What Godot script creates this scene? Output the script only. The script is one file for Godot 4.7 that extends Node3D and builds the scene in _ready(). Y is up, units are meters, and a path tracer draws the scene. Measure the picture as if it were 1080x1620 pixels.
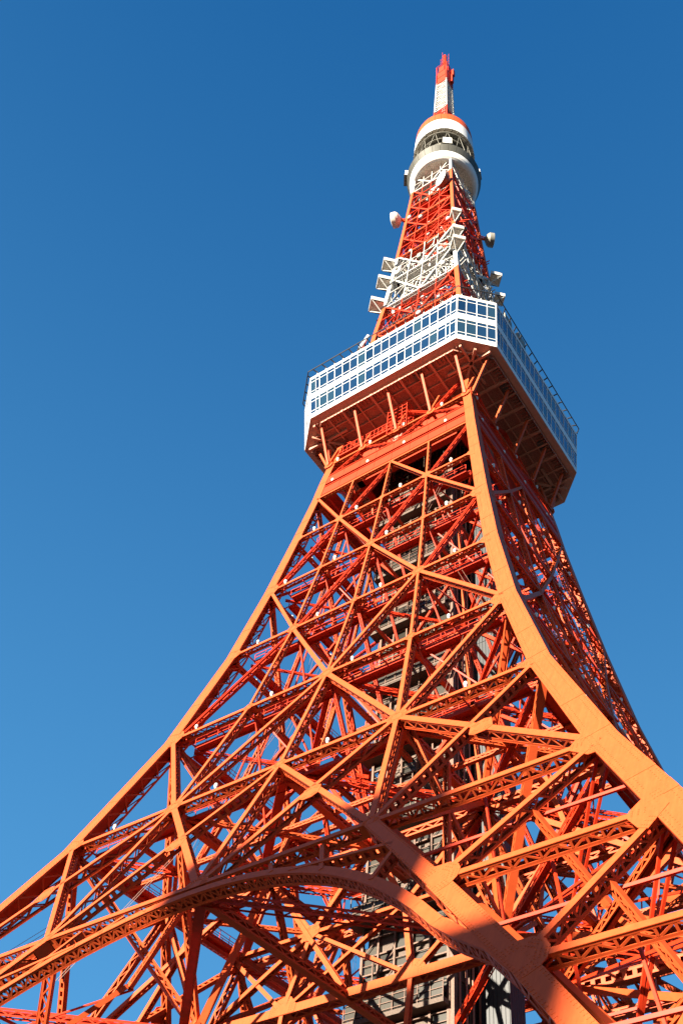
extends Node3D
# A lattice tower seen from below in low afternoon sun. y up, metres, ground at y = 0.

const G := 1.6                                   # heights below were read from a camera at eye level
const ORANGE := Color(0.95, 0.42, 0.16)
var M := {}
var rng := RandomNumberGenerator.new()
var tower: Node3D
var rivets: Array[Transform3D] = []

# half width of the tower at a height
const PROFILE: Array[Vector2] = [Vector2(-1.6, 58.85), Vector2(44.45, 35.36), Vector2(61.37, 27.84), Vector2(77.08, 22.57), Vector2(91.48, 19.09), Vector2(104.02, 16.83), Vector2(115.33, 15.07), Vector2(125.13, 13.63), Vector2(134, 12.6), Vector2(141, 11.5), Vector2(152, 10.4), Vector2(177, 8.9), Vector2(187, 7.9), Vector2(200, 7.15), Vector2(213, 6.4), Vector2(224, 5.8), Vector2(238, 5.1), Vector2(244, 4.9)]
const LEVEL: Array[float] = [125.13, 115.33, 104.02, 91.48, 77.08, 61.37, 44.45, 33.8, 24.4, 15.0, 5.0]
const Q := 0.925                                 # quarter nodes sit at 0.925 of the quarter
const INNER: Array[float] = [16.2, 25.1, 32.7, 39.8, 46.5]   # x of the inner leg chord at levels 6..10

func wid(h: float) -> float:
	for i in range(PROFILE.size() - 1):
		if h <= PROFILE[i + 1].x:
			var a := PROFILE[i]
			var b := PROFILE[i + 1]
			return lerpf(a.y, b.y, (h - a.x) / (b.x - a.x))
	return 4.9

func slope(h: float) -> float:
	return (wid(h - 1.5) - wid(h + 1.5)) / 3.0

func P(x: float, h: float, z: float) -> Vector3:
	return Vector3(x, h + G, z)

func turn(f: int, p: Vector3) -> Vector3:        # the four faces of the tower
	match f:
		1: return Vector3(p.z, p.y, -p.x)
		2: return Vector3(-p.x, p.y, -p.z)
		3: return Vector3(-p.z, p.y, p.x)
	return p

func fnormal(f: int, h: float) -> Vector3:
	return turn(f, Vector3(0, slope(h), 1).normalized())

# ------------------------------------------------------------------ mesh builder
class Mesher:
	var v := PackedVector3Array()
	var n := PackedVector3Array()
	func tri(a: Vector3, b: Vector3, c: Vector3, nn: Vector3) -> void:
		if (c - a).cross(b - a).dot(nn) < 0.0:
			var t := b
			b = c
			c = t
		v.push_back(a); v.push_back(b); v.push_back(c)
		n.push_back(nn); n.push_back(nn); n.push_back(nn)
	func quad(a: Vector3, b: Vector3, c: Vector3, d: Vector3, nn: Vector3) -> void:
		tri(a, b, c, nn)
		tri(a, c, d, nn)
	func autoquad(a: Vector3, b: Vector3, c: Vector3, d: Vector3, away: Vector3) -> void:
		var nn := (b - a).cross(c - a)
		if nn.length_squared() < 1e-12:
			nn = (c - a).cross(d - a)
		nn = nn.normalized()
		if nn.dot((a + b + c + d) * 0.25 - away) < 0.0:
			nn = -nn
		quad(a, b, c, d, nn)
	func slab(o: Vector3, ax: Vector3, ay: Vector3, az: Vector3, ends := true) -> void:   # ax: long half axis
		for s in [-1.0, 1.0]:
			var nz: Vector3 = az.normalized() * s
			quad(o + az * s - ax - ay, o + az * s + ax - ay, o + az * s + ax + ay, o + az * s - ax + ay, nz)
			var ny: Vector3 = ay.normalized() * s
			quad(o + ay * s - ax - az, o + ay * s + ax - az, o + ay * s + ax + az, o + ay * s - ax + az, ny)
			if ends:
				var nx: Vector3 = ax.normalized() * s
				quad(o + ax * s - ay - az, o + ax * s + ay - az, o + ax * s + ay + az, o + ax * s - ay + az, nx)
	func bar(a: Vector3, b: Vector3, up: Vector3, w: float, t: float, ends := true) -> void:
		var d := (b - a)
		if d.length() < 0.01:
			return
		var dn := d.normalized()
		var side := dn.cross(up)
		if side.length() < 1e-4:
			side = dn.cross(Vector3(0.3, 0.2, 0.9))
		side = side.normalized()
		var u2 := side.cross(dn)
		slab((a + b) * 0.5, d * 0.5, side * w * 0.5, u2 * t * 0.5, ends)
	func box(c: Vector3, s: Vector3) -> void:
		slab(c, Vector3(s.x * 0.5, 0, 0), Vector3(0, s.y * 0.5, 0), Vector3(0, 0, s.z * 0.5))
	func rod(a: Vector3, b: Vector3, r0: float, r1: float, k := 8, caps := true) -> void:
		var d := (b - a).normalized()
		var s := d.cross(Vector3(0.31, 0.87, 0.22) if absf(d.y) < 0.9 else Vector3(1, 0, 0.1)).normalized()
		var t := d.cross(s)
		for i in k:
			var p0 := s * cos(TAU * i / k) + t * sin(TAU * i / k)
			var p1 := s * cos(TAU * (i + 1) / k) + t * sin(TAU * (i + 1) / k)
			var nn := (p0 + p1).normalized()
			quad(a + p0 * r0, a + p1 * r0, b + p1 * r1, b + p0 * r1, nn)
			if caps:
				tri(a, a + p0 * r0, a + p1 * r0, -d)
				tri(b, b + p0 * r1, b + p1 * r1, d)
	func lathe(c: Vector3, axis: Vector3, prof: Array, k: int, smooth := true) -> void:   # prof: Vector2(radius, along)
		var s := axis.cross(Vector3(0.31, 0.27, 0.92)).normalized()
		var t := axis.cross(s)
		for i in k:
			var a0 := TAU * i / k
			var a1 := TAU * (i + 1) / k
			var d0 := s * cos(a0) + t * sin(a0)
			var d1 := s * cos(a1) + t * sin(a1)
			for j in range(prof.size() - 1):
				var p: Vector2 = prof[j]
				var q: Vector2 = prof[j + 1]
				var pn := Vector2(q.y - p.y, p.x - q.x).normalized()
				var nn := ((d0 + d1).normalized() * pn.x + axis * pn.y).normalized()
				var base := v.size()
				quad(c + d0 * p.x + axis * p.y, c + d1 * p.x + axis * p.y, c + d1 * q.x + axis * q.y, c + d0 * q.x + axis * q.y, nn)
				if smooth:
					for m in range(base, v.size()):
						var rel := v[m] - c
						var rad := rel - axis * rel.dot(axis)
						if rad.length() > 1e-4:
							n[m] = (rad.normalized() * pn.x + axis * pn.y).normalized()
	func star(dirs: Array, r: float, w: float, o: Vector3, ex: Vector3, ey: Vector3, nn: Vector3, t: float) -> void:
		# a node plate: one lug of width w along every member, straight edges between the lugs
		var angs: Array[float] = []
		for d in dirs:
			angs.append(fposmod(d.angle(), TAU))
		angs.sort()
		var pts: Array[Vector2] = []
		var cnt := angs.size()
		var tight := 2.0 * atan(0.54 * w / r) + 0.02
		for i in cnt:
			var v := Vector2.from_angle(angs[i])
			var s := Vector2(-v.y, v.x)
			var nxt: float = angs[(i + 1) % cnt] + (TAU if i == cnt - 1 else 0.0)
			var gap := nxt - angs[i]
			var before: float = angs[i] - angs[(i + cnt - 1) % cnt] + (TAU if i == 0 else 0.0)
			if before > tight:
				pts.push_back(v * r - s * w * 0.54)
			if gap <= tight:
				pts.push_back(Vector2.from_angle(angs[i] + gap * 0.5) * r * 1.02)
				continue
			pts.push_back(v * r + s * w * 0.54)
			if gap > 2.2:
				var v2 := Vector2.from_angle(nxt)
				var i1 := v * w * 0.5 + s * w * 0.56
				var i2 := v2 * w * 0.5 - Vector2(-v2.y, v2.x) * w * 0.56
				if gap > 2.9:
					pts.push_back((i1 + i2) * 0.5)
				else:
					pts.push_back(i1)
					pts.push_back(i2)
		var top := PackedVector3Array()
		for p in pts:
			top.push_back(o + ex * p.x + ey * p.y)
		for i in top.size():
			var a := top[i]
			var b := top[(i + 1) % top.size()]
			tri(o, a, b, nn)
			tri(o - nn * t, a - nn * t, b - nn * t, -nn)
			autoquad(a, b, b - nn * t, a - nn * t, o - nn * t * 0.5)
	func mesh() -> ArrayMesh:
		var a := []
		a.resize(Mesh.ARRAY_MAX)
		a[Mesh.ARRAY_VERTEX] = v
		a[Mesh.ARRAY_NORMAL] = n
		var m := ArrayMesh.new()
		m.add_surface_from_arrays(Mesh.PRIMITIVE_TRIANGLES, a)
		return m

func part(parent: Node, called: String, mb: Mesher, mat: Material) -> MeshInstance3D:
	var o := MeshInstance3D.new()
	o.name = called
	if mb.v.size() > 0:
		o.mesh = mb.mesh()
		o.material_override = mat
	parent.add_child(o, true)
	return o

func thing(called: String, label: String, category: String, at := Vector3.ZERO, group := "") -> Node3D:
	var o := Node3D.new()
	o.name = called
	o.position = at
	add_child(o, true)
	o.set_meta("label", label)
	o.set_meta("category", category)
	if group != "":
		o.set_meta("group", group)
	return o

func sub(parent: Node, called: String) -> Node3D:
	var o := Node3D.new()
	o.name = called
	parent.add_child(o, true)
	return o

# ------------------------------------------------------------------ lattice members
# kind 0: plated outer flange, zigzag webs; 1: open outer side with angle edges; 2: ladder webs of battens; 3: N-shaped webs
func member(mb: Mesher, a: Vector3, b: Vector3, nrm: Vector3, w: float, d: float, kind := 0, step := 0.0) -> void:
	var dir := (b - a)
	var L := dir.length()
	if L < 0.3:
		return
	dir /= L
	var side := dir.cross(nrm).normalized()
	var n2 := side.cross(dir)
	var t := 0.04
	var e := minf(0.18, minf(w * 0.40, d * 0.22))
	var mid := (a + b) * 0.5
	var half := dir * L * 0.5
	if kind == 1:
		for s in [-1.0, 1.0]:
			mb.slab(mid + side * s * (w * 0.5 - e * 0.35) - n2 * t * 0.5, half, side * e * 0.35, n2 * t * 0.5)
		mb.slab(mid - n2 * (d * 0.45), half, side * (w * 0.5 - 0.03), n2 * t * 0.5)
	else:
		mb.slab(mid - n2 * t * 0.5, half, side * w * 0.5, n2 * t * 0.5)
		mb.slab(mid - n2 * (d - t * 0.5), half, side * w * 0.5, n2 * t * 0.5)
	var st := step if step > 0.0 else d * 0.95
	var cnt := maxi(2, int(round(L / st)))
	for s in [-1.0, 1.0]:
		var o: Vector3 = a + side * s * (w * 0.5 - 0.04)
		mb.slab(o + half - n2 * (t + e * 0.5), half, n2 * e * 0.5, side * 0.02, false)
		mb.slab(o + half - n2 * (d - t - e * 0.5), half, n2 * e * 0.5, side * 0.02, false)
		var lo := -n2 * (t + e * 0.8)
		var hi := -n2 * (d - t - e * 0.8)
		for i in cnt:
			var p0: Vector3 = o + dir * L * i / cnt
			var p1: Vector3 = o + dir * L * (i + 1.0) / cnt
			var end := cnt > 5 and (i < 1 or i >= cnt - 1)
			if end:                              # solid end plates
				mb.slab((p0 + p1) * 0.5 - n2 * d * 0.5, dir * L * 0.5 / cnt, n2 * (d * 0.5 - t), side * 0.015, true)
			elif kind == 2:
				var c := (p0 + p1) * 0.5 - n2 * d * 0.5
				mb.slab(c, dir * L * 0.21 / cnt, n2 * (d * 0.5 - t), side * 0.015, true)
			else:
				if i % 2 == 0:
					mb.bar(p0 + lo, p1 + hi, side, e * 0.72, 0.03, false)
				else:
					mb.bar(p0 + hi, p1 + lo, side, e * 0.75, 0.03, false)
				if kind == 3:
					mb.bar(p0 + lo, p0 + hi, side, e * 0.9, 0.03, false)

func lattice(parent: Node, called: String, a: Vector3, b: Vector3, nrm: Vector3, w: float, d: float, kind := 0, mat: Material = null, step := 0.0) -> void:
	var mb := Mesher.new()
	member(mb, a, b, nrm, w, d, kind, step)
	part(parent, called, mb, mat if mat else M.orange)

# ------------------------------------------------------------------ materials
func tone_texture(seed_no: int, freq: float, lo: Color, hi: Color, contrast := 1.0) -> ImageTexture:
	var n := FastNoiseLite.new()
	n.seed = seed_no
	n.frequency = freq
	n.fractal_octaves = 5
	n.fractal_gain = 0.6
	var g := n.get_seamless_image(512, 512)
	var img := Image.create(512, 512, false, Image.FORMAT_RGB8)
	for y in 512:
		for x in 512:
			var k := clampf((g.get_pixel(x, y).r - 0.5) * contrast + 0.5, 0.0, 1.0)
			img.set_pixel(x, y, lo.lerp(hi, k))
	img.generate_mipmaps()
	return ImageTexture.create_from_image(img)

func mat(c: Color, rough: float, tex: Texture2D = null, scale := 0.2, spec := 0.5, metal := 0.0) -> StandardMaterial3D:
	var m := StandardMaterial3D.new()
	m.albedo_color = c
	m.roughness = rough
	m.metallic = metal
	m.metallic_specular = spec
	if tex:
		m.albedo_texture = tex
		m.uv1_triplanar = true
		m.uv1_world_triplanar = true
		m.uv1_scale = Vector3.ONE * scale
	return m

func streaks(c: Color, rough: float, tex: Texture2D, scale: float, spec: float) -> StandardMaterial3D:
	var m := mat(c, rough, tex, scale, spec)
	m.uv1_scale = Vector3(0.45, 0.06, 0.45)       # rain marks run down the plates
	return m

func lin(r: float, g: float, b: float) -> Color:
	return Color(r, g, b).linear_to_srgb()

func make_materials() -> void:
	var wear := tone_texture(3, 0.012, Color(0.92, 0.90, 0.87), Color(1, 1, 1), 1.6)
	var wear2 := tone_texture(11, 0.03, Color(0.70, 0.66, 0.60), Color(1, 1, 1), 1.5)
	M.orange = mat(lin(0.45, 0.064, 0.0155), 0.55, wear, 0.23, 0.3)
	M.plate = streaks(lin(0.45, 0.064, 0.0155), 0.55, wear, 0.11, 0.3)
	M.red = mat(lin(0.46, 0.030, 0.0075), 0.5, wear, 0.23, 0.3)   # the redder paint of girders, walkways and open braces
	M.white = mat(lin(0.55, 0.565, 0.575), 0.5, wear2, 0.2)
	M.wall = mat(lin(0.64, 0.64, 0.635), 0.4, tone_texture(21, 0.02, Color(0.9, 0.89, 0.87), Color(1, 1, 1), 1.3), 0.13)
	M.grey = mat(lin(0.22, 0.22, 0.20), 0.6, wear2, 0.3)
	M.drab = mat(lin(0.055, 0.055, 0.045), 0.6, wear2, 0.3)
	M.bowl = mat(lin(0.78, 0.72, 0.66), 0.6, wear2, 0.2)
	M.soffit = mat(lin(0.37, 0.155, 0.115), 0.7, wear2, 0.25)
	M.beam = mat(lin(0.45, 0.20, 0.14), 0.6, wear, 0.25)
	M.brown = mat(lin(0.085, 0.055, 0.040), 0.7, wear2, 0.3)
	M.dark = mat(lin(0.06, 0.055, 0.05), 0.6)
	M.black = mat(lin(0.02, 0.02, 0.022), 0.5)
	M.glass = mat(Color(0.16, 0.31, 0.46), 0.04, null, 1.0, 0.6, 0.75)
	M.panes = [M.glass, M.glass, M.glass, mat(Color(0.18, 0.33, 0.46), 0.05, null, 1.0, 0.6, 0.75), mat(Color(0.12, 0.25, 0.38), 0.04, null, 1.0, 0.6, 0.7), mat(Color(0.18, 0.30, 0.38), 0.10, null, 1.0, 0.6, 0.6)]
	M.lamp = mat(lin(0.50, 0.48, 0.44), 0.25)
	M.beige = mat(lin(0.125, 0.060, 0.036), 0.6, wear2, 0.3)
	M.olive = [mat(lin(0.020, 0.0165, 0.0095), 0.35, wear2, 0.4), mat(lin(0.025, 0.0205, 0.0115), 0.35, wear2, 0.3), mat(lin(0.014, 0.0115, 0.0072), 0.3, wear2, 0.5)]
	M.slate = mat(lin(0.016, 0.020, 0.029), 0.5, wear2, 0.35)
	M.slate_line = mat(lin(0.02, 0.024, 0.033), 0.5)
	M.pink = mat(lin(0.22, 0.11, 0.085), 0.5, wear2, 0.3)
	M.asphalt = mat(lin(0.045, 0.043, 0.041), 0.9, wear2, 0.05)
	M.concrete = mat(lin(0.36, 0.34, 0.31), 0.8, wear2, 0.1)

# ------------------------------------------------------------------ start
func _ready() -> void:
	rng.seed = 7
	set_view()
	make_materials()
	ground()
	tower = thing("lattice_tower", "tall orange and white steel lattice tower with a windowed deck", "tower")
	corner_chords()
	for f in 4:
		face(f)
	legs()
	floors()
	inner_trusses()
	girder_band()
	deck()
	upper_tower()
	top_deck()
	mast()
	lift_core()
	stair_shaft()
	lamps()
	cables()
	dishes()
	place_rivets()
	office_buildings()

func set_view() -> void:
	var D := 101.342
	var phi := 0.5559
	var pitch := 0.7460
	var a := phi + PI + 0.0025
	var fw := Vector3(sin(a) * cos(pitch), sin(pitch), cos(a) * cos(pitch))
	var r := fw.cross(Vector3.UP).normalized()
	var u := r.cross(fw)
	var roll := 0.0091
	var r2 := r * cos(roll) + u * sin(roll)
	var u2 := u * cos(roll) - r * sin(roll)
	var cam := Camera3D.new()
	cam.name = "camera"
	cam.projection = Camera3D.PROJECTION_FRUSTUM
	var near := 0.5
	cam.near = near
	cam.far = 4000.0
	cam.size = near * 1620.0 / 1699.12
	cam.frustum_offset = Vector2(-152.69, 268.33) * near / 1699.12
	add_child(cam)
	cam.transform = Transform3D(Basis(r2, u2, -fw), Vector3(D * sin(phi), G, D * cos(phi)))
	cam.current = true

	var sky := ProceduralSkyMaterial.new()
	sky.sky_top_color = lin(0.012, 0.122, 0.365)
	sky.sky_horizon_color = lin(0.145, 0.52, 0.98)
	sky.sky_curve = 0.6
	sky.ground_bottom_color = lin(0.10, 0.095, 0.09)
	sky.ground_horizon_color = lin(0.22, 0.26, 0.32)
	sky.sun_angle_max = 90.0
	sky.sun_curve = 0.15
	var env := Environment.new()
	env.background_mode = Environment.BG_SKY
	env.sky = Sky.new()
	env.sky.sky_material = sky
	sky.energy_multiplier = 0.192
	env.tonemap_mode = Environment.TONE_MAPPER_LINEAR
	env.tonemap_exposure = 5.2
	env.sdfgi_enabled = true
	env.ssao_enabled = true
	env.ssil_enabled = true
	var we := WorldEnvironment.new()
	we.name = "world_environment"
	we.environment = env
	add_child(we)

	var sun := DirectionalLight3D.new()
	sun.name = "sun"
	sun.light_energy = 1.6
	sun.light_color = Color(1.0, 0.95, 0.86)
	sun.light_angular_distance = 0.5
	sun.shadow_enabled = true
	add_child(sun)
	var el := deg_to_rad(16.0)
	var az := deg_to_rad(-7.0)
	var to_sun := Vector3(sin(az) * cos(el), sin(el), cos(az) * cos(el))
	sun.look_at_from_position(to_sun * 100.0, Vector3.ZERO, Vector3.UP)

func ground() -> void:
	var mb := Mesher.new()
	mb.quad(Vector3(-1500, 0, -1500), Vector3(1500, 0, -1500), Vector3(1500, 0, 1500), Vector3(-1500, 0, 1500), Vector3.UP)
	var o := part(self, "ground", mb, M.asphalt)
	o.set_meta("kind", "structure")
	o.set_meta("label", "grey paved ground around the foot of the tower")

# ------------------------------------------------------------------ the big lattice
func chord_size(h: float) -> float:
	return lerpf(1.25, 2.35, clampf((138.0 - h) / 110.0, 0.0, 1.0))

func corner_chords() -> void:
	var hs: Array[float] = [139.0]
	for i in LEVEL.size():
		if i > 0:
			hs.append(lerpf(LEVEL[i - 1], LEVEL[i], 0.55))
		if i > 0:
			hs.append(LEVEL[i] + 1.6)
		else:
			hs.append(LEVEL[i] + 4.0)
	hs.append(-1.5)
	for f in 4:
		for i in range(hs.size() - 1):
			var h1: float = hs[i] - 0.03
			var h0: float = hs[i + 1] + 0.03
			var mb := Mesher.new()
			var cuts: Array[float] = [h1]
			for l in LEVEL:
				if l < h1 - 0.01 and l > h0 + 0.01:
					cuts.append(l)
			cuts.append(h0)
			for k in range(cuts.size() - 1):
				chord_piece(mb, f, cuts[k + 1], cuts[k])
			part(tower, "corner_chord", mb, M.plate)
			if h0 < 112.0 and h0 > 8.0 and (f == 0 or f == 3):
				var sp := Mesher.new()
				var nn := fnormal(0, h0)
				var sx := -1.0 if f == 3 else 1.0
				var a := P(sx * (wid(h0) - chord_size(h0) * 0.5), h0, wid(h0))
				var upv := (P(sx * (wid(h0 + 1.0) - chord_size(h0) * 0.5), h0 + 1.0, wid(h0 + 1.0)) - a).normalized()
				sp.slab(a + nn * 0.012, upv * 0.75, nn.cross(upv).normalized() * chord_size(h0) * 0.46, nn * 0.012)
				part(tower, "splice_plate", sp, M.plate)

func chord_piece(mb: Mesher, f: int, h0: float, h1: float) -> void:
	var w0 := wid(h0)
	var w1 := wid(h1)
	var s0 := chord_size(h0)
	var s1 := chord_size(h1)
	var t := 0.10
	var pt := func(h: float, w: float, dx: float, dz: float) -> Vector3: return turn(f, P(w - dx, h, w - dz))
	var c0: Vector3 = pt.call(h0, w0, s0 * 0.5, s0 * 0.5)
	var c1: Vector3 = pt.call(h1, w1, s1 * 0.5, s1 * 0.5)
	var mid := (c0 + c1) * 0.5
	# two outer plates
	mb.autoquad(pt.call(h0, w0, 0, 0), pt.call(h0, w0, s0, 0), pt.call(h1, w1, s1, 0), pt.call(h1, w1, 0, 0), mid)
	mb.autoquad(pt.call(h0, w0, 0, 0), pt.call(h0, w0, 0, s0), pt.call(h1, w1, 0, s1), pt.call(h1, w1, 0, 0), mid)
	mb.autoquad(pt.call(h0, w0, t, t), pt.call(h0, w0, s0, t), pt.call(h1, w1, s1, t), pt.call(h1, w1, t, t), mid + (c0 - pt.call(h0, w0, s0 * 2.5, s0 * 2.5)))
	mb.autoquad(pt.call(h0, w0, t, t), pt.call(h0, w0, t, s0), pt.call(h1, w1, t, s1), pt.call(h1, w1, t, t), mid + (c0 - pt.call(h0, w0, s0 * 2.5, s0 * 2.5)))
	if (f == 0 or f == 3) and h0 < 108.0:
		var fo := 0 if f == 0 else 1               # which of the two plates lies in the sunlit face
		for edge in [0.08, 0.25, 0.75, 0.92]:
			var r0: Vector3 = pt.call(h0, w0, s0 * edge * (1 - fo), s0 * edge * fo)
			var r1: Vector3 = pt.call(h1, w1, s1 * edge * (1 - fo), s1 * edge * fo)
			rivet_row(r0, r1, fnormal(0, (h0 + h1) * 0.5), 0.34)
	# the inner sides are open lattice
	var e := 0.22
	for q in [[Vector2(1, 0), Vector2(1, 1)], [Vector2(0, 1), Vector2(1, 1)]]:
		var A: Vector2 = q[0]
		var B: Vector2 = q[1]
		var a0: Vector3 = pt.call(h0, w0, s0 * A.x + t * (1 - A.x) * 0.0, s0 * A.y)
		var a1: Vector3 = pt.call(h1, w1, s1 * A.x, s1 * A.y)
		var b0: Vector3 = pt.call(h0, w0, s0 * B.x, s0 * B.y)
		var b1: Vector3 = pt.call(h1, w1, s1 * B.x, s1 * B.y)
		var nrm: Vector3 = ((a0 + b0) * 0.5 - c0).normalized()
		var ia := (b0 - a0).normalized()
		mb.bar(a0 + ia * e * 0.5, a1 + ia * e * 0.5, nrm, e, 0.05)
		mb.bar(b0 - ia * e * 0.5, b1 - ia * e * 0.5, nrm, e, 0.05)
		var L := a0.distance_to(a1)
		var cnt := maxi(1, int(round(L / (s0 * 0.75))))
		for i in cnt:
			var k0 := float(i) / cnt
			var k1 := float(i + 1) / cnt
			var x := a0.lerp(a1, k0) + ia * e
			var y := b0.lerp(b1, k1) - ia * e
			if i % 2 == 1:
				x = a0.lerp(a1, k1) + ia * e
				y = b0.lerp(b1, k0) - ia * e
			mb.bar(x, y, nrm, 0.17, 0.04, false)

func node(f: int, j: int, k: int) -> Vector3:    # node j (0..4) of level k on face f
	var h := LEVEL[k]
	var w := wid(h)
	var u := (j - 2) * 0.5
	if j == 1 or j == 3:
		u *= Q
	if k == 6 and (j == 1 or j == 3):
		u = signf(u) * INNER[0] / w
	if j == 0 or j == 4:
		u *= (w - chord_size(h) * 0.7) / w
	return turn(f, P(u * w, h, w))

func girth(k: int) -> float:
	return [0.36, 0.40, 0.42, 0.46, 0.52, 0.59, 0.64, 0.58, 0.62, 0.66, 0.66][k]

func rivet(p: Vector3, nrm: Vector3) -> void:
	var x := nrm.cross(Vector3(0.3, 0.9, 0.1)).normalized()
	rivets.append(Transform3D(Basis(x, nrm, x.cross(nrm)), p))

func rivet_row(a: Vector3, b: Vector3, nrm: Vector3, step := 0.32) -> void:
	var cnt := int(a.distance_to(b) / step)
	for i in cnt:
		rivet(a.lerp(b, (i + 0.5) / cnt), nrm)

func place_rivets() -> void:
	var mb := Mesher.new()
	mb.lathe(Vector3.ZERO, Vector3.UP, [Vector2(0.055, 0.0), Vector2(0.042, 0.03), Vector2(0.0, 0.042)], 6)
	var mm := MultiMesh.new()
	mm.transform_format = MultiMesh.TRANSFORM_3D
	mm.mesh = mb.mesh()
	mm.instance_count = rivets.size()
	for i in rivets.size():
		mm.set_instance_transform(i, rivets[i])
	var o := MultiMeshInstance3D.new()
	o.name = "rivets"
	o.multimesh = mm
	o.material_override = M.plate
	o.set_meta("kind", "stuff")
	tower.add_child(o, true)

func gusset(f: int, at: Vector3, nrm: Vector3, ends: Array, r: float, w: float) -> void:
	var ex := turn(f, Vector3.RIGHT)
	var ey := nrm.cross(ex).normalized()
	ex = ey.cross(nrm).normalized()
	var dirs: Array[Vector2] = []
	for e in ends:
		var d: Vector3 = e - at
		dirs.append(Vector2(d.dot(ex), d.dot(ey)))
	var mb := Mesher.new()
	mb.star(dirs, r, w, at + nrm * 0.02, ex, ey, nrm, 0.05)
	if (f == 0 or f == 1) and at.y < 108.0:
		for v in dirs:
			var d := v.normalized()
			var sd := Vector2(-d.y, d.x)
			for k in [0.55, 0.72, 0.89]:
				for q in [-0.38, -0.13, 0.13, 0.38]:
					var pp: Vector2 = d * r * k + sd * w * q
					rivet(at + nrm * 0.02 + ex * pp.x + ey * pp.y, nrm)
	part(tower, "gusset_plate", mb, M.plate)

func face(f: int) -> void:
	# horizontals and verticals
	for k in range(1, 7):
		var nrm := fnormal(f, LEVEL[k])
		for j in 4:
			lattice(tower, "horizontal_girder", node(f, j, k), node(f, j + 1, k), nrm, girth(k) * 0.9, girth(k) * 1.7, 3 if k >= 5 else 0)
	for k in range(0, 6):
		var nrm := fnormal(f, (LEVEL[k] + LEVEL[k + 1]) * 0.5)
		for j in [1, 2, 3]:
			lattice(tower, "vertical_post", node(f, j, k), node(f, j, k + 1), nrm, girth(k) * (0.70 if k < 4 else 0.85), girth(k) * 1.75, 0)
		for j in 5:
			if (j + k) % 2 == 0:
				for s in [-1, 1]:
					var j2: int = j + s
					if j2 < 0 or j2 > 4:
						continue
					# towards the near corner the outer side is plated, the other way it is open and set back
					var near: bool = (s == 1) == (f % 2 == 0)
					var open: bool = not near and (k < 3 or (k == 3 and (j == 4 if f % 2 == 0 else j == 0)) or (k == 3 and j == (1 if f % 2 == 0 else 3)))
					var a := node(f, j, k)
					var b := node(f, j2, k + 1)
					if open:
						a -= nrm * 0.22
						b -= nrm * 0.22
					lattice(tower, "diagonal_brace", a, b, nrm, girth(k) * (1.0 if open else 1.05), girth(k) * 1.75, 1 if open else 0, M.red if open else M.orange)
	# extra diagonals that complete the crosses of the lowest panel
	var n5 := fnormal(f, 53.0)
	for s in [-1, 1]:
		var cross := (node(f, 2 + s, 5) + node(f, 2 + 2 * s, 6)) * 0.5
		lattice(tower, "diagonal_brace", node(f, 2 + 2 * s, 5), node(f, 2 + s, 6), n5, 0.5, 0.9, 2)
		lattice(tower, "diagonal_brace", node(f, 2, 5), node(f, 2 + s, 6), n5, 0.5, 0.9, 2)
		gusset(f, cross, n5, [node(f, 2 + 2 * s, 5), node(f, 2 + s, 6), node(f, 2 + s, 5), node(f, 2 + 2 * s, 6)], 1.15, 0.62)
		var cross2 := (node(f, 2, 5) + node(f, 2 + s, 6)).lerp(node(f, 2 + s, 5) + node(f, 2, 6), 0.5) * 0.5
		gusset(f, cross2, n5, [node(f, 2, 5), node(f, 2 + s, 6), node(f, 2 + s, 5), node(f, 2, 6)], 1.05, 0.55)
	# node plates
	for k in range(1, 7):
		var nrm := fnormal(f, LEVEL[k])
		for j in [1, 2, 3]:
			var ends := [node(f, j - 1, k), node(f, j + 1, k), node(f, j, k - 1)]
			if k < 6:
				ends.append(node(f, j, k + 1))
			var on: bool = (j + k) % 2 == 0
			if on:
				ends.append(node(f, j - 1, k - 1)); ends.append(node(f, j + 1, k - 1))
				if k < 6:
					ends.append(node(f, j - 1, k + 1)); ends.append(node(f, j + 1, k + 1))
			gusset(f, node(f, j, k), nrm, ends, girth(k) * (1.7 if on else 1.05), girth(k))
		for s in [0, 4]:
			var at := node(f, s, k)
			var dirs := [at + (node(f, 2, k) - at), node(f, s, k - 1), node(f, s, mini(k + 1, 6)) if k < 6 else at - Vector3.UP]
			if k % 2 == 0:
				dirs.append(node(f, 1 if s == 0 else 3, k - 1))
				if k < 6:
					dirs.append(node(f, 1 if s == 0 else 3, k + 1))
			gusset(f, at, nrm, dirs, girth(k) * (2.9 if k % 2 == 0 else 2.3), girth(k))
	arch(f)

func arch_pt(f: int, x: float) -> Vector3:
	var ax := absf(x)
	var h := 43.55 - 0.0178 * ax * ax - 0.0000028 * ax * ax * ax * ax
	if ax > 27.2:                                # from here it runs into the leg chord and on beside it
		h = 28.85 - (minf(ax, 31.0) - 27.2) * 0.74 - maxf(0.0, ax - 31.0) * 1.237
	return turn(f, P(x, h, wid(h)))

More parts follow.
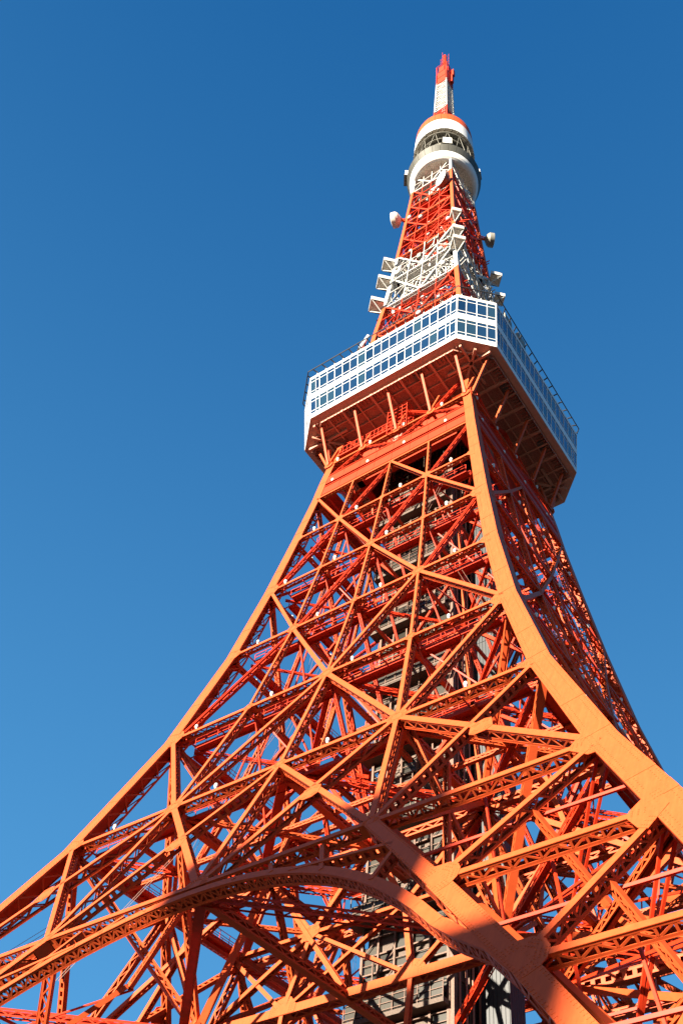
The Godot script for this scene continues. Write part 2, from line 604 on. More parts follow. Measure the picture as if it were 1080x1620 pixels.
func arch(f: int) -> void:
	var n := 32
	var x1 := 32.6
	for i in n:
		var a := arch_pt(f, lerpf(-x1, x1, float(i) / n))
		var b := arch_pt(f, lerpf(-x1, x1, float(i + 1) / n))
		var nrm := fnormal(f, a.y - G)
		var mb := Mesher.new()
		member(mb, a - nrm * 0.05, b + (b - a) * 0.02 - nrm * 0.05, nrm, 0.8, 1.1, 3, 0.6)
		part(tower, "arch_segment", mb, M.orange)
	for x in [-14.0, -8.5, -4.5, 4.5, 8.5, 14.0]:
		var p := arch_pt(f, x)
		var q := turn(f, P(x * 0.86, LEVEL[6] - 0.5, wid(LEVEL[6])))
		lattice(tower, "arch_strut", p, q, fnormal(f, 44.0), 0.35, 0.8, 2)
	for s in [-1.0, 1.0]:
		var p2 := arch_pt(f, 10.5 * s)
		lattice(tower, "arch_strut", p2, node(f, 3 if s > 0 else 1, 6).lerp(turn(f, P(INNER[1] * s, LEVEL[7], wid(LEVEL[7]))), 0.4), fnormal(f, 42.0), 0.35, 0.8, 2)
		lattice(tower, "arch_strut", arch_pt(f, 19.5 * s), node(f, 3 if s > 0 else 1, 6).lerp(turn(f, P(INNER[1] * s, LEVEL[7], wid(LEVEL[7]))), 0.45), fnormal(f, 40.0), 0.35, 0.8, 2)

func inner_x(k: int) -> float:
	if k == 5:
		return wid(LEVEL[5]) * 0.5 * Q
	return INNER[k - 6]

# below level 6 every leg is a cluster of four chords
func legs() -> void:
	for f in 4:
		for k in range(6, 10):
			var a := inner_x(k)
			var b := inner_x(k + 1)
			var h := LEVEL[k]
			var g := LEVEL[k + 1]
			var wa := wid(h)
			var wb := wid(g)
			for s in [-1.0, 1.0]:
				var nrm := fnormal(f, (h + g) * 0.5)
				var top := turn(f, P(a * s, h, wa))
				var bot := turn(f, P(b * s, g, wb))
				lattice(tower, "leg_chord", top, bot, nrm, 1.28 if k > 6 else 1.1, 1.4, 0, M.plate)
				var ca := turn(f, P((wa - chord_size(h) * 0.6) * s, h, wa))
				var cb := turn(f, P((wb - chord_size(g) * 0.6) * s, g, wb))
				if f == 0:
					for e in [-0.55, -0.42, 0.42, 0.55]:
						var sv: Vector3 = (bot - top).normalized().cross(nrm) * e
						rivet_row(top + sv, bot + sv, nrm, 0.34)
				lattice(tower, "leg_girder", bot, cb, nrm, girth(k) * 0.85, 0.95, 3, null, 0.95)
				lattice(tower, "leg_brace", ca, bot, nrm, girth(k) * 0.85, 0.95, 3 if k > 6 else 0, null, 0.8)
				gusset(f, bot, nrm, [cb, ca, bot + (top - bot), bot - (top - bot)], 1.6, 0.85)
				gusset(f, cb, nrm, [bot, turn(f, P(inner_x(mini(k + 2, 10)) * s, LEVEL[mini(k + 2, 10)], wid(LEVEL[mini(k + 2, 10)]))), ca], 2.2, 0.7)
				# inner faces of the leg
				var it := turn(f, P(a * s, h, a))
				var ib := turn(f, P(b * s, g, b))
				var sn := turn(f, Vector3(-s, 0.35, 0)).normalized()
				var inw := turn(f, Vector3(0, 0, -1.5))
				lattice(tower, "leg_girder", bot + inw, ib, Vector3.UP, 0.6, 0.8, 2)
				lattice(tower, "leg_brace", top + inw, ib, sn, 0.6, 0.9, 0)
				lattice(tower, "leg_brace", it, bot + inw, sn, 0.5, 0.7, 0)
				lattice(tower, "leg_post", it.lerp(top, 0.5), bot.lerp(ib, 0.5), sn, 0.45, 0.6, 0)
				lattice(tower, "leg_brace", cb + inw, ib, Vector3.UP, 0.5, 0.7, 0)
				lattice(tower, "leg_brace", ca.lerp(bot, 0.5) + inw * 0.6, cb.lerp(ib, 0.5), sn, 0.4, 0.5, 0)
			var rods := Mesher.new()
			for s2 in [-1.0, 1.0]:
				var o0 := turn(f, P(a * s2, h, a))
				var o1 := turn(f, P(b * s2, g, b))
				var c0 := turn(f, P((wa - 2.2) * s2, h, wa - 1.6))
				var c1 := turn(f, P((wb - 2.2) * s2, g, wb - 1.6))
				var t0 := turn(f, P(a * s2, h, wa - 1.6))
				var t1 := turn(f, P(b * s2, g, wb - 1.6))
				rods.bar(o0, c1, Vector3.UP, 0.2, 0.2)
				rods.bar(o1, c0, Vector3.UP, 0.2, 0.2)
				rods.bar((t0 + c0) * 0.5, (o1 + t1) * 0.5, Vector3.UP, 0.16, 0.16)
				rods.bar((o0 + t0) * 0.5, (t1 + c1) * 0.5, Vector3.UP, 0.16, 0.16)
				rods.bar((o0 + o1) * 0.5, (t0 + t1) * 0.5, Vector3.UP, 0.2, 0.2)
				rods.bar((t0 + t1) * 0.5, (c0 + c1) * 0.5, Vector3.UP, 0.2, 0.2)
			part(tower, "leg_tie_rods", rods, M.red).set_meta("kind", "stuff")
			var i0 := turn(f, P(a, h, a))
			var i1 := turn(f, P(b, g, b))
			lattice(tower, "leg_chord", i0, i1, turn(f, Vector3(-1, 0.5, 1)).normalized(), 0.9, 0.9, 0)
		# the inside of the leg between levels 4 and 6
		var w5 := inner_x(5)
		var p5 := turn(f, P(w5, LEVEL[5], w5))
		var p6 := turn(f, P(INNER[0], LEVEL[6], INNER[0]))
		lattice(tower, "leg_chord", p5, p6, turn(f, Vector3(-1, 0.5, 1)).normalized(), 0.8, 0.8, 0)
		var c4 := wid(LEVEL[4]) - 1.2
		lattice(tower, "leg_brace", turn(f, P(c4, LEVEL[4], c4)), p5, Vector3.UP, 0.7, 0.8, 1)
		var c5 := wid(LEVEL[5]) - 1.2
		lattice(tower, "leg_brace", turn(f, P(c5, LEVEL[5], c5)), p6, Vector3.UP, 0.7, 0.8, 0)
		for s in [-1.0, 1.0]:
			var o5 := turn(f, P(w5 * s, LEVEL[5], wid(LEVEL[5]) - 0.9))
			var o6 := turn(f, P(INNER[0] * s, LEVEL[6], wid(LEVEL[6]) - 0.9))
			var q5 := turn(f, P(w5 * s, LEVEL[5], w5))
			var q6 := turn(f, P(INNER[0] * s, LEVEL[6], INNER[0]))
			lattice(tower, "leg_brace", o5, q6, turn(f, Vector3(-s, 0, 0)), 0.5, 0.7, 0)
			lattice(tower, "leg_brace", q5, o6, turn(f, Vector3(-s, 0, 0)), 0.5, 0.7, 0)
			lattice(tower, "leg_post", (o5 + q5) * 0.5, (o6 + q6) * 0.5, turn(f, Vector3(-s, 0, 0)), 0.45, 0.6, 0)

# ------------------------------------------------------------------ floors inside the lattice
func floors() -> void:
	for k in range(1, 7):
		var h := LEVEL[k]
		var w := wid(h) - 0.9
		var q := inner_x(k) if k >= 5 else w * 0.5 * Q
		var bw := 0.35 if k < 4 else (0.55 if k == 4 else 0.8)
		for f in 4:
			# cross beams and the diamond that stiffens the level
			for s in [-1.0, 1.0]:
				if f < 2 and k < 6:
					var a := turn(f, P(q * s, h - 0.2, w))
					var b := turn(f, P(q * s, h - 0.2, -w))
					for seg in 4:
						var e0 := a.lerp(b, seg * 0.25)
						var e1 := a.lerp(b, (seg + 1) * 0.25)
						lattice(tower, "floor_beam", e0, e1, turn(f, Vector3(0, 0.35, 1)).normalized() if false else Vector3.UP, bw, bw * 1.1, 0)
			if k < 7:
				var m0 := turn(f, P(0, h - 0.3, w))
				var m1 := turn((f + 1) % 4, P(0, h - 0.3, w))
				if k >= 3:
					lattice(tower, "floor_brace", m0, m1, Vector3.UP, bw * 1.1, bw * 1.2, 1, M.red)
				var c0 := turn(f, P(w * 0.93, h - 0.3, w * 0.93))
				lattice(tower, "floor_brace", c0, turn(f, P(6.0, h - 0.3, 6.0)), Vector3.UP, bw * 0.9, bw * 1.0, 1, M.red)
				lattice(tower, "floor_beam", m0, turn(f, P(0, h - 0.3, 6.2)), Vector3.UP, bw * 0.9, bw, 0)
			if k < 6:
				walkway(f, h)

# trusses in the four planes of the inner chords
func inner_trusses() -> void:
	for k in range(1, 5):
		var h0 := LEVEL[k + 1]
		var h1 := LEVEL[k]
		var q0 := inner_x(k + 1) if k + 1 >= 5 else wid(h0) * 0.5 * Q
		var q1 := inner_x(k) if k >= 5 else wid(h1) * 0.5 * Q
		var g := 0.30 if k < 3 else 0.42
		for f in 4:
			var nz := turn(f, Vector3(0, 0, 1))
			var t := [turn(f, P(-q1, h1, q1)), turn(f, P(0, h1, q1)), turn(f, P(q1, h1, q1))]
			var b := [turn(f, P(-q0, h0, q0)), turn(f, P(0, h0, q0)), turn(f, P(q0, h0, q0))]
			lattice(tower, "inner_post", t[2], b[2], nz, g, g * 1.2, 0)
			lattice(tower, "inner_brace", t[0], b[1], nz, g, g * 1.2, 0, M.red)
			lattice(tower, "inner_brace", t[2], b[1], nz, g, g * 1.2, 0, M.red)
			# ties from the outer face to the inner plane
			for s in [-1.0, 1.0]:
				var o0 := turn(f, P(q0 * s, h0, wid(h0) - 1.2))
				var i1 := turn(f, P(q1 * s, h1, q1))
				lattice(tower, "inner_brace", i1, o0, turn(f, Vector3(s, 0, 0)), g * 0.9, g, 0, M.red)
				var tie := Mesher.new()
				tie.bar(turn(f, P(q1 * s, h1, wid(h1) - 1.2)), turn(f, P(q0 * s, h0, q0)), turn(f, Vector3.RIGHT), 0.2, 0.2)
				part(tower, "tie_rod", tie, M.red)
			var m1 := turn(f, P(0, h1, wid(h1) - 1.2))
			lattice(tower, "inner_brace", m1, b[1], turn(f, Vector3.RIGHT), g * 0.9, g, 0, M.red)
			# slim rods crossing the panel
			var rb := Mesher.new()
			rb.bar(turn(f, P(q1, h1, wid(h1) - 2.0)), turn(f, P(wid(h0) - 2.5, h0, q0)), nz, 0.16, 0.16)
			rb.bar(turn(f, P(wid(h1) - 2.5, h1, q1)), turn(f, P(q0, h0, wid(h0) - 2.0)), nz, 0.16, 0.16)
			rb.bar(turn(f, P(-q1, h1, wid(h1) - 2.0)), turn(f, P(0, h0, q0)), nz, 0.14, 0.14)
			part(tower, "crossing_rods", rb, M.red).set_meta("kind", "stuff")
	# between levels 5 and 6 the same planes carry a beam at half height and a broad beam at the foot
	for f in 4:
		var nn := turn(f, Vector3(0, 0.22, 1).normalized())
		var up := [turn(f, P(-12.9, 61.4, 12.9)), turn(f, P(0, 61.4, 12.9)), turn(f, P(12.9, 61.4, 12.9))]
		var mid := [turn(f, P(-15.1, 52.0, 14.5)), turn(f, P(-5.3, 52.0, 14.5)), turn(f, P(5.3, 52.0, 14.5)), turn(f, P(15.1, 52.0, 14.5))]
		var low := [turn(f, P(-16.2, 44.0, 15.8)), turn(f, P(-6.9, 44.0, 15.6)), turn(f, P(6.9, 44.0, 15.6)), turn(f, P(16.2, 44.0, 15.8))]
		for i in 3:
			lattice(tower, "inner_beam", mid[i], mid[i + 1], nn, 0.42, 0.6, 0)
			lattice(tower, "inner_beam", low[i], low[i + 1], nn, 0.95, 1.0, 0, M.plate)
		for s in [0, 1]:
			var m: Vector3 = mid[1 + s]
			lattice(tower, "inner_brace", up[1], m, nn, 0.55, 0.7, 0)
			lattice(tower, "inner_brace", up[2 * s], m, nn, 0.55, 0.7, 0)
			lattice(tower, "inner_brace", m, low[1 + s], nn, 0.5, 0.6, 0)
			lattice(tower, "inner_brace", m, low[3 * s], nn, 0.5, 0.6, 0)
			lattice(tower, "inner_brace", m, low[2 - s], nn, 0.36, 0.45, 0)
			lattice(tower, "inner_brace", mid[3 * s], low[1 + s], nn, 0.4, 0.5, 0)
			lattice(tower, "inner_post", low[1 + s], low[1 + s] + turn(f, Vector3(0, -14.0, 1.5)), nn, 0.42, 0.5, 0)
			gusset(f, m + nn * 0.02, nn, [up[1], up[2 * s], mid[s], mid[2 + s], low[1 + s], low[3 * s]], 1.0, 0.5)
			gusset(f, low[1 + s] + nn * 0.02, nn, [m, low[3 * s], low[2 - s], mid[3 * s]], 1.5, 0.8)
	# horizontal crosses in the cells of the two widest floors, and posts that hang from them
	for k in [5]:
		var h: float = LEVEL[k]
		var q := inner_x(k)
		var w := wid(h) - 1.4
		for f in 4:
			lattice(tower, "floor_brace", turn(f, P(-q, h - 0.3, w)), turn(f, P(0, h - 0.3, q)), Vector3.UP, 0.42, 0.5, 0)
			lattice(tower, "floor_brace", turn(f, P(q, h - 0.3, w)), turn(f, P(0, h - 0.3, q)), Vector3.UP, 0.42, 0.5, 0)
			lattice(tower, "floor_brace", turn(f, P(q, h - 0.3, w)), turn(f, P(w, h - 0.3, q)), Vector3.UP, 0.42, 0.5, 0)
			lattice(tower, "floor_beam", turn(f, P(-w, h - 0.3, (q + w) * 0.5)), turn(f, P(w, h - 0.3, (q + w) * 0.5)), Vector3.UP, 0.4, 0.5, 0)
			if k == 5:
				lattice(tower, "inner_brace", turn(f, P(-q, h, q)), turn(f, P(0, LEVEL[6], INNER[0])), turn(f, Vector3(0, 0, 1)), 0.45, 0.55, 0)

func walkway(f: int, h: float) -> void:
	var w := wid(h) - 1.5
	var mb := Mesher.new()
	var half := w - 1.6
	mb.slab(turn(f, P(0, h - 0.45, w - 0.8)), turn(f, Vector3(half, 0, 0)), Vector3(0, 0.05, 0), turn(f, Vector3(0, 0, 0.55)))
	mb.slab(turn(f, P(0, h - 0.65, w - 1.33)), turn(f, Vector3(half, 0, 0)), Vector3(0, 0.17, 0), turn(f, Vector3(0, 0, 0.03)))
	mb.slab(turn(f, P(0, h - 0.65, w - 0.27)), turn(f, Vector3(half, 0, 0)), Vector3(0, 0.17, 0), turn(f, Vector3(0, 0, 0.03)))
	part(tower, "walkway", mb, M.red)
	var rb := Mesher.new()
	for z in [w - 1.35, w - 0.25]:
		for y in [0.1, 0.65]:
			rb.bar(turn(f, P(-half, h + y, z)), turn(f, P(half, h + y, z)), Vector3.UP, 0.06, 0.06)
		var cnt := int(half * 2.0 / 1.6)
		for i in cnt + 1:
			var x := lerpf(-half, half, float(i) / cnt)
			rb.bar(turn(f, P(x, h - 0.45, z)), turn(f, P(x, h + 0.65, z)), turn(f, Vector3.RIGHT), 0.06, 0.06)
	for i in 10:                                 # brackets to the girder
		var x2 := lerpf(-half, half, i / 9.0)
		rb.bar(turn(f, P(x2, h - 0.5, w - 1.5)), turn(f, P(x2, h - 0.5, w + 1.2)), Vector3.UP, 0.1, 0.16)
	part(tower, "walkway_railing", rb, M.red)

# ------------------------------------------------------------------ the plate girders under the deck
func girder_band() -> void:
	for f in 4:
		for row in [[127.7, 125.4, 0.0], [130.5, 128.25, 0.25]]:
			var h1: float = row[0]
			var h0: float = row[1]
			var cells := 8
			for i in cells:
				var u0 := lerpf(-1.0, 1.0, float(i) / cells)
				var u1 := lerpf(-1.0, 1.0, float(i + 1) / cells)
				var wt := wid(h1) - 0.05
				var wb := wid(h0) - 0.05
				var mb := Mesher.new()
				var g := 0.02
				var it := wt - chord_size(h1)
				var ib := wb - chord_size(h0)
				var a := turn(f, P(u0 * ib + g, h0, wb))
				var b := turn(f, P(u1 * ib - g, h0, wb))
				var c := turn(f, P(u1 * it - g, h1, wt))
				var d := turn(f, P(u0 * it + g, h1, wt))
				var back := fnormal(f, h0) * 0.5
				var cen := (a + b + c + d) * 0.25 - back * 0.5
				mb.autoquad(a, b, c, d, cen)
				mb.autoquad(a - back, b - back, c - back, d - back, cen)
				mb.autoquad(a, b, b - back, a - back, cen)
				mb.autoquad(d, c, c - back, d - back, cen)
				mb.autoquad(a, d, d - back, a - back, cen)
				mb.autoquad(b, c, c - back, b - back, cen)
				# edge angles
				var up := (d - a).normalized()
				mb.bar(a + up * 0.08 + back * 0.1, b + up * 0.08 + back * 0.1, fnormal(f, h0), 0.16, 0.1)
				mb.bar(d - up * 0.08 + back * 0.1, c - up * 0.08 + back * 0.1, fnormal(f, h0), 0.16, 0.1)
				part(tower, "plate_girder", mb, M.red)
		# bottom flange at level 0 and the light truss above
		for j in 4:
			lattice(tower, "horizontal_girder", node(f, j, 0), node(f, j + 1, 0), fnormal(f, 125.0), 0.35, 0.6, 0)
		var hh := 134.0
		var ww := wid(hh)
		for j in 4:
			var u0 := (j - 2) * 0.5 * (Q if j % 2 == 1 else 0.9)
			var u1 := (j - 1) * 0.5 * (Q if j % 2 == 0 else 0.9)
			var a2 := turn(f, P(u0 * ww, hh, ww))
			var b2 := turn(f, P(u1 * ww, hh, ww))
			lattice(tower, "horizontal_girder", a2, b2, fnormal(f, hh), 0.38, 0.7, 0)
			var up0 := turn(f, P((u0 if j % 2 == 0 else u1) * wid(140.3), 140.3, wid(140.3)))
			lattice(tower, "diagonal_brace", b2 if j % 2 == 0 else a2, up0, fnormal(f, 137.0), 0.4, 0.6, 1, M.red)
			var dn := turn(f, P((u0 if j % 2 == 0 else u1) * wid(130.5) * 0.95, 130.5, wid(130.5)))
			lattice(tower, "diagonal_brace", b2 if j % 2 == 0 else a2, dn, fnormal(f, 132.0), 0.3, 0.5, 1, M.red)
		# struts that carry the deck's overhang
		for u in [-0.97, -0.48, 0.0, 0.47, 0.93]:
			var foot := turn(f, P(u * ww, hh, ww + 0.1))
			var head := turn(f, P(u * ww, 140.6, 15.3))
			var mb2 := Mesher.new()
			mb2.bar(foot, head, turn(f, Vector3.RIGHT), 0.36, 0.36)
			part(tower, "deck_strut", mb2, M.orange)
			var mb3 := Mesher.new()
			mb3.bar(foot, turn(f, P(u * ww * 0.6, 140.6, ww - 3.5)), turn(f, Vector3.RIGHT), 0.42, 0.42)
			mb3.bar(foot, turn(f, P(u * ww + 1.2, 137.6, ww - 0.4)), turn(f, Vector3.RIGHT), 0.3, 0.3)
			part(tower, "deck_strut", mb3, M.orange)
			gusset(f, foot, fnormal(f, hh), [foot + turn(f, Vector3(1, 0, 0)), foot - turn(f, Vector3(1, 0, 0)), foot + Vector3.UP, foot - Vector3.UP], 0.7, 0.6)
		# wall of the machine level under the deck
		var wi := 9.2
		for i in 6:
			var mb4 := Mesher.new()
			mb4.slab(turn(f, P(lerpf(-wi, wi, (i + 0.5) / 6.0), 136.2, wi)), turn(f, Vector3(wi / 6.0 - 0.03, 0, 0)), Vector3(0, 4.6, 0), turn(f, Vector3(0, 0, 0.06)))
			part(tower, "machine_level_panel", mb4, M.soffit if i == 2 else M.red)
		for k in 2:
			var mb5 := Mesher.new()
			mb5.slab(turn(f, P(0, 131.4 + k * 9.0, wi - 0.5)), turn(f, Vector3(wi, 0, 0)), Vector3(0, 0.2, 0), turn(f, Vector3(0, 0, 0.5)))
			part(tower, "machine_level_ledge", mb5, M.red)
		# scaffold-like maintenance cage and walkway under the soffit
		if f % 2 == 0:
			cage(f)

func cage(f: int) -> void:
	var mb := Mesher.new()
	var x0 := -10.5
	var x1 := -1.2
	for z in [11.2, 12.6]:
		for y in [135.9, 137.0]:
			mb.bar(turn(f, P(x0, y, z)), turn(f, P(x1, y, z)), Vector3.UP, 0.09, 0.09)
		for i in 14:
			var x := lerpf(x0, x1, i / 13.0)
			mb.bar(turn(f, P(x, 135.2, z)), turn(f, P(x, 137.0, z)), turn(f, Vector3.RIGHT), 0.07, 0.07)
	mb.slab(turn(f, P((x0 + x1) * 0.5, 135.2, 11.9)), turn(f, Vector3((x1 - x0) * 0.5, 0, 0)), Vector3(0, 0.12, 0), turn(f, Vector3(0, 0, 0.75)))
	part(tower, "maintenance_walkway", mb, M.red)
	var cb := Mesher.new()
	for z in [11.0, 12.8]:
		for i in 5:
			var x := lerpf(-1.6, 1.8, i / 4.0)
			cb.bar(turn(f, P(x, 133.8, z)), turn(f, P(x, 140.2, z)), turn(f, Vector3.RIGHT), 0.09, 0.09)
		for y in 8:
			cb.bar(turn(f, P(-1.6, 133.8 + y * 0.9, z)), turn(f, P(1.8, 133.8 + y * 0.9, z)), Vector3.UP, 0.09, 0.09)
	for x in [-1.6, 1.8]:
		for y in 8:
			cb.bar(turn(f, P(x, 133.8 + y * 0.9, 11.0)), turn(f, P(x, 133.8 + y * 0.9, 12.8)), Vector3.UP, 0.09, 0.09)
	part(tower, "ladder_cage", cb, M.red)

# ------------------------------------------------------------------ main deck
const YT := 152.0
const YB := 141.06
const AT := 17.95
const AB := 17.25
const CH := 4.3

func octagon(y: float, a: float) -> Array:
	var c := a - CH
	return [P(-c, y, a), P(c, y, a), P(a, y, c), P(a, y, -c), P(c, y, -a), P(-c, y, -a), P(-a, y, -c), P(-a, y, c)]

func deck() -> void:
	var d := sub(tower, "observation_deck")
	var top := octagon(YT, AT)
	var bot := octagon(YB, AB)
	for s in 8:
		deck_side(d, top[s], top[(s + 1) % 8], bot[s], bot[(s + 1) % 8], s % 2 == 0)
	# roof
	var mb := Mesher.new()
	var rt := octagon(YT - 0.25, AT - 0.1)
	for i in range(1, 7):
		mb.tri(rt[0], rt[i], rt[i + 1], Vector3.UP)
		var dn := Vector3(0, -0.4, 0)
		mb.tri(rt[0] + dn, rt[i] + dn, rt[i + 1] + dn, Vector3.DOWN)
	part(d, "roof", mb, M.grey)
	# slanting rim and soffit
	var r1 := octagon(140.80, AB - 1.1)
	var r2 := octagon(140.45, AB - 1.15)
	var r3 := octagon(140.75, AB - 1.5)
	for s in 8:
		var n := (s + 1) % 8
		var rb := Mesher.new()
		var away := P(0, 141, 0)
		rb.autoquad(bot[s], bot[n], r1[n], r1[s], away)
		rb.autoquad(r1[s], r1[n], r2[n], r2[s], away)
		rb.quad(r2[s], r2[n], r3[n], r3[s], ((P(0, 140, 0) - (r2[s] + r2[n]) * 0.5) * Vector3(1, 0, 1)).normalized())
		part(d, "soffit_rim", rb, M.beam)
	var sb := Mesher.new()
	var so := octagon(140.75, AB - 0.9)
	for i in range(1, 7):
		sb.tri(so[0], so[i], so[i + 1], Vector3.DOWN)
		sb.tri(so[0] + Vector3(0, 0.3, 0), so[i] + Vector3(0, 0.3, 0), so[i + 1] + Vector3(0, 0.3, 0), Vector3.UP)
	part(d, "soffit", sb, M.soffit)
	for f in 4:
		# soffit beams across the overhang
		for i in 11:
			var x := lerpf(-13.0, 13.0, i / 10.0)
			var wide := i % 2 == 0
			var bb := Mesher.new()
			bb.bar(turn(f, P(x, 140.5, 9.0)), turn(f, P(x, 140.5, 16.2)), Vector3.UP, 0.34 if wide else 0.2, 0.5 if wide else 0.3)
			part(d, "soffit_beam", bb, M.beam)
		for z in [10.5, 12.4, 14.3]:
			var lb := Mesher.new()
			lb.bar(turn(f, P(-z, 140.62, z)), turn(f, P(z, 140.62, z)), Vector3.UP, 0.16, 0.25)
			part(d, "soffit_beam", lb, M.beam)
		var cb := Mesher.new()
		cb.bar(turn(f, P(11.0, 140.5, 11.0)), turn(f, P(14.6, 140.5, 14.6)), Vector3.UP, 0.36, 0.5)
		part(d, "soffit_beam", cb, M.beam)
		# close slats near the rim
		var vb := Mesher.new()
		for i in 44:
			var x2 := lerpf(-13.0, 13.0, i / 43.0)
			vb.bar(turn(f, P(x2, 140.6, 14.9)), turn(f, P(x2, 140.6, 16.2)), Vector3.UP, 0.07, 0.3)
		part(d, "soffit_slats", vb, M.soffit).set_meta("kind", "stuff")
		# vent hatches
		for x3 in [-6.5, 5.2]:
			var hb := Mesher.new()
			hb.box(turn(f, P(x3, 140.68, 15.0)), Vector3(1.7, 0.24, 0.9) if f % 2 == 0 else Vector3(0.9, 0.24, 1.7))
			part(d, "vent_hatch", hb, M.dark)
	# roof rail with hooked posts
	var ro := octagon(YT + 1.75, AT + 0.35)
	for s in 8:
		var a: Vector3 = top[s]
		var b: Vector3 = top[(s + 1) % 8]
		var ra: Vector3 = ro[s]
		var rb2: Vector3 = ro[(s + 1) % 8]
		var rail := Mesher.new()
		rail.rod(ra, rb2, 0.09, 0.09, 6)
		part(d, "roof_rail", rail, M.black)
		var cnt := 16 if s % 2 == 0 else 4
		for i in cnt:
			var k := (i + 0.5) / cnt
			var p := a.lerp(b, k) - Vector3(0, 0.1, 0)
			var inn := (P(0, p.y - G, 0) - p).normalized() * 0.35
			var q := ra.lerp(rb2, k)
			var pm := p + inn + Vector3(0, 1.15, 0)
			var post := Mesher.new()
			post.bar(p + inn, pm, inn, 0.14, 0.14)
			var pi := part(d, "rail_post", post, M.white)
			var hook := Mesher.new()
			hook.bar(pm, pm + Vector3(0, 0.35, 0), inn, 0.15, 0.15)
			hook.bar(pm + Vector3(0, 0.3, 0), q, Vector3.UP, 0.14, 0.16)
			part(d, "rail_hook", hook, M.black)

func deck_side(d: Node, ta: Vector3, tb: Vector3, ba: Vector3, bb: Vector3, main: bool) -> void:
	var mid := (ta + tb + ba + bb) * 0.25
	var nrm := (tb - ta).cross(ba - ta).normalized()
	if nrm.dot(mid - P(0, mid.y - G, 0)) < 0.0:
		nrm = -nrm
	var at := func(k: float, v: float, out: float) -> Vector3: return ta.lerp(tb, k).lerp(ba.lerp(bb, k), v) + nrm * out
	var units: Array[float] = []
	if main:
		units = [0.75, 0.5]
		for i in 16:
			units.append(1.0)
		units.append(0.5)
		units.append(0.75)
	else:
		units = [0.9, 1.0, 1.0, 0.9]
	var total := 0.0
	for u in units:
		total += u
	var slab := func(called: String, k0: float, k1: float, v0: float, v1: float, out: float, thick: float, m: Material) -> void:
		var mb := Mesher.new()
		var a: Vector3 = at.call(k0, v0, out)
		var b: Vector3 = at.call(k1, v0, out)
		var c: Vector3 = at.call(k1, v1, out)
		var e: Vector3 = at.call(k0, v1, out)
		var bk := nrm * thick
		var cen := (a + b + c + e) * 0.25 - bk * 0.5
		mb.quad(a, b, c, e, nrm)
		mb.quad(a - bk, b - bk, c - bk, e - bk, -nrm)
		mb.autoquad(a, b, b - bk, a - bk, cen)
		mb.autoquad(e, c, c - bk, e - bk, cen)
		mb.autoquad(a, e, e - bk, a - bk, cen)
		mb.autoquad(b, c, c - bk, b - bk, cen)
		part(d, called, mb, m)
	slab.call("cornice_band", 0.0, 1.0, 0.0, 0.055, 0.04, 0.4, M.wall)
	slab.call("spandrel_band", 0.0, 1.0, 0.42, 0.545, 0.04, 0.4, M.wall)
	slab.call("sill_band", 0.0, 1.0, 0.905, 1.0, 0.04, 0.4, M.wall)
	for v in [0.115, 0.35, 0.605, 0.835]:
		slab.call("transom_bar", 0.0, 1.0, v, v + 0.010, 0.01, 0.2, M.wall)
	var x := 0.0
	var len := ta.distance_to(tb)
	var mw := 0.048 / len if main else 0.06 / len
	for i in units.size() + 1:
		var k := x / total
		var edge := i == 0 or i == units.size()
		slab.call("mullion", maxf(0.0, k - mw * (2.2 if edge else 1.0)), minf(1.0, k + mw * (2.2 if edge else 1.0)), 0.002, 0.998, 0.045, 0.2, M.wall)
		if i < units.size():
			var k1 := (x + units[i]) / total
			for fl in 2:
				var v0 := 0.055 if fl == 0 else 0.545
				var v1 := 0.42 if fl == 0 else 0.905
				var mb := Mesher.new()
				mb.quad(at.call(k, v0, -0.02), at.call(k1, v0, -0.02), at.call(k1, v1, -0.02), at.call(k, v1, -0.02), nrm)
				mb.quad(at.call(k, v0, -0.1), at.call(k1, v0, -0.1), at.call(k1, v1, -0.1), at.call(k, v1, -0.1), -nrm)
				part(d, "window_pane", mb, M.panes[rng.randi_range(0, 5)])
			x += units[i]

# ------------------------------------------------------------------ upper tower
func paint_at(h: float) -> Material:
	if h < 184.5:
		return M.orange
	if h < 206.0:
		return M.white
	if h < 238.0:
		return M.orange
	return M.white

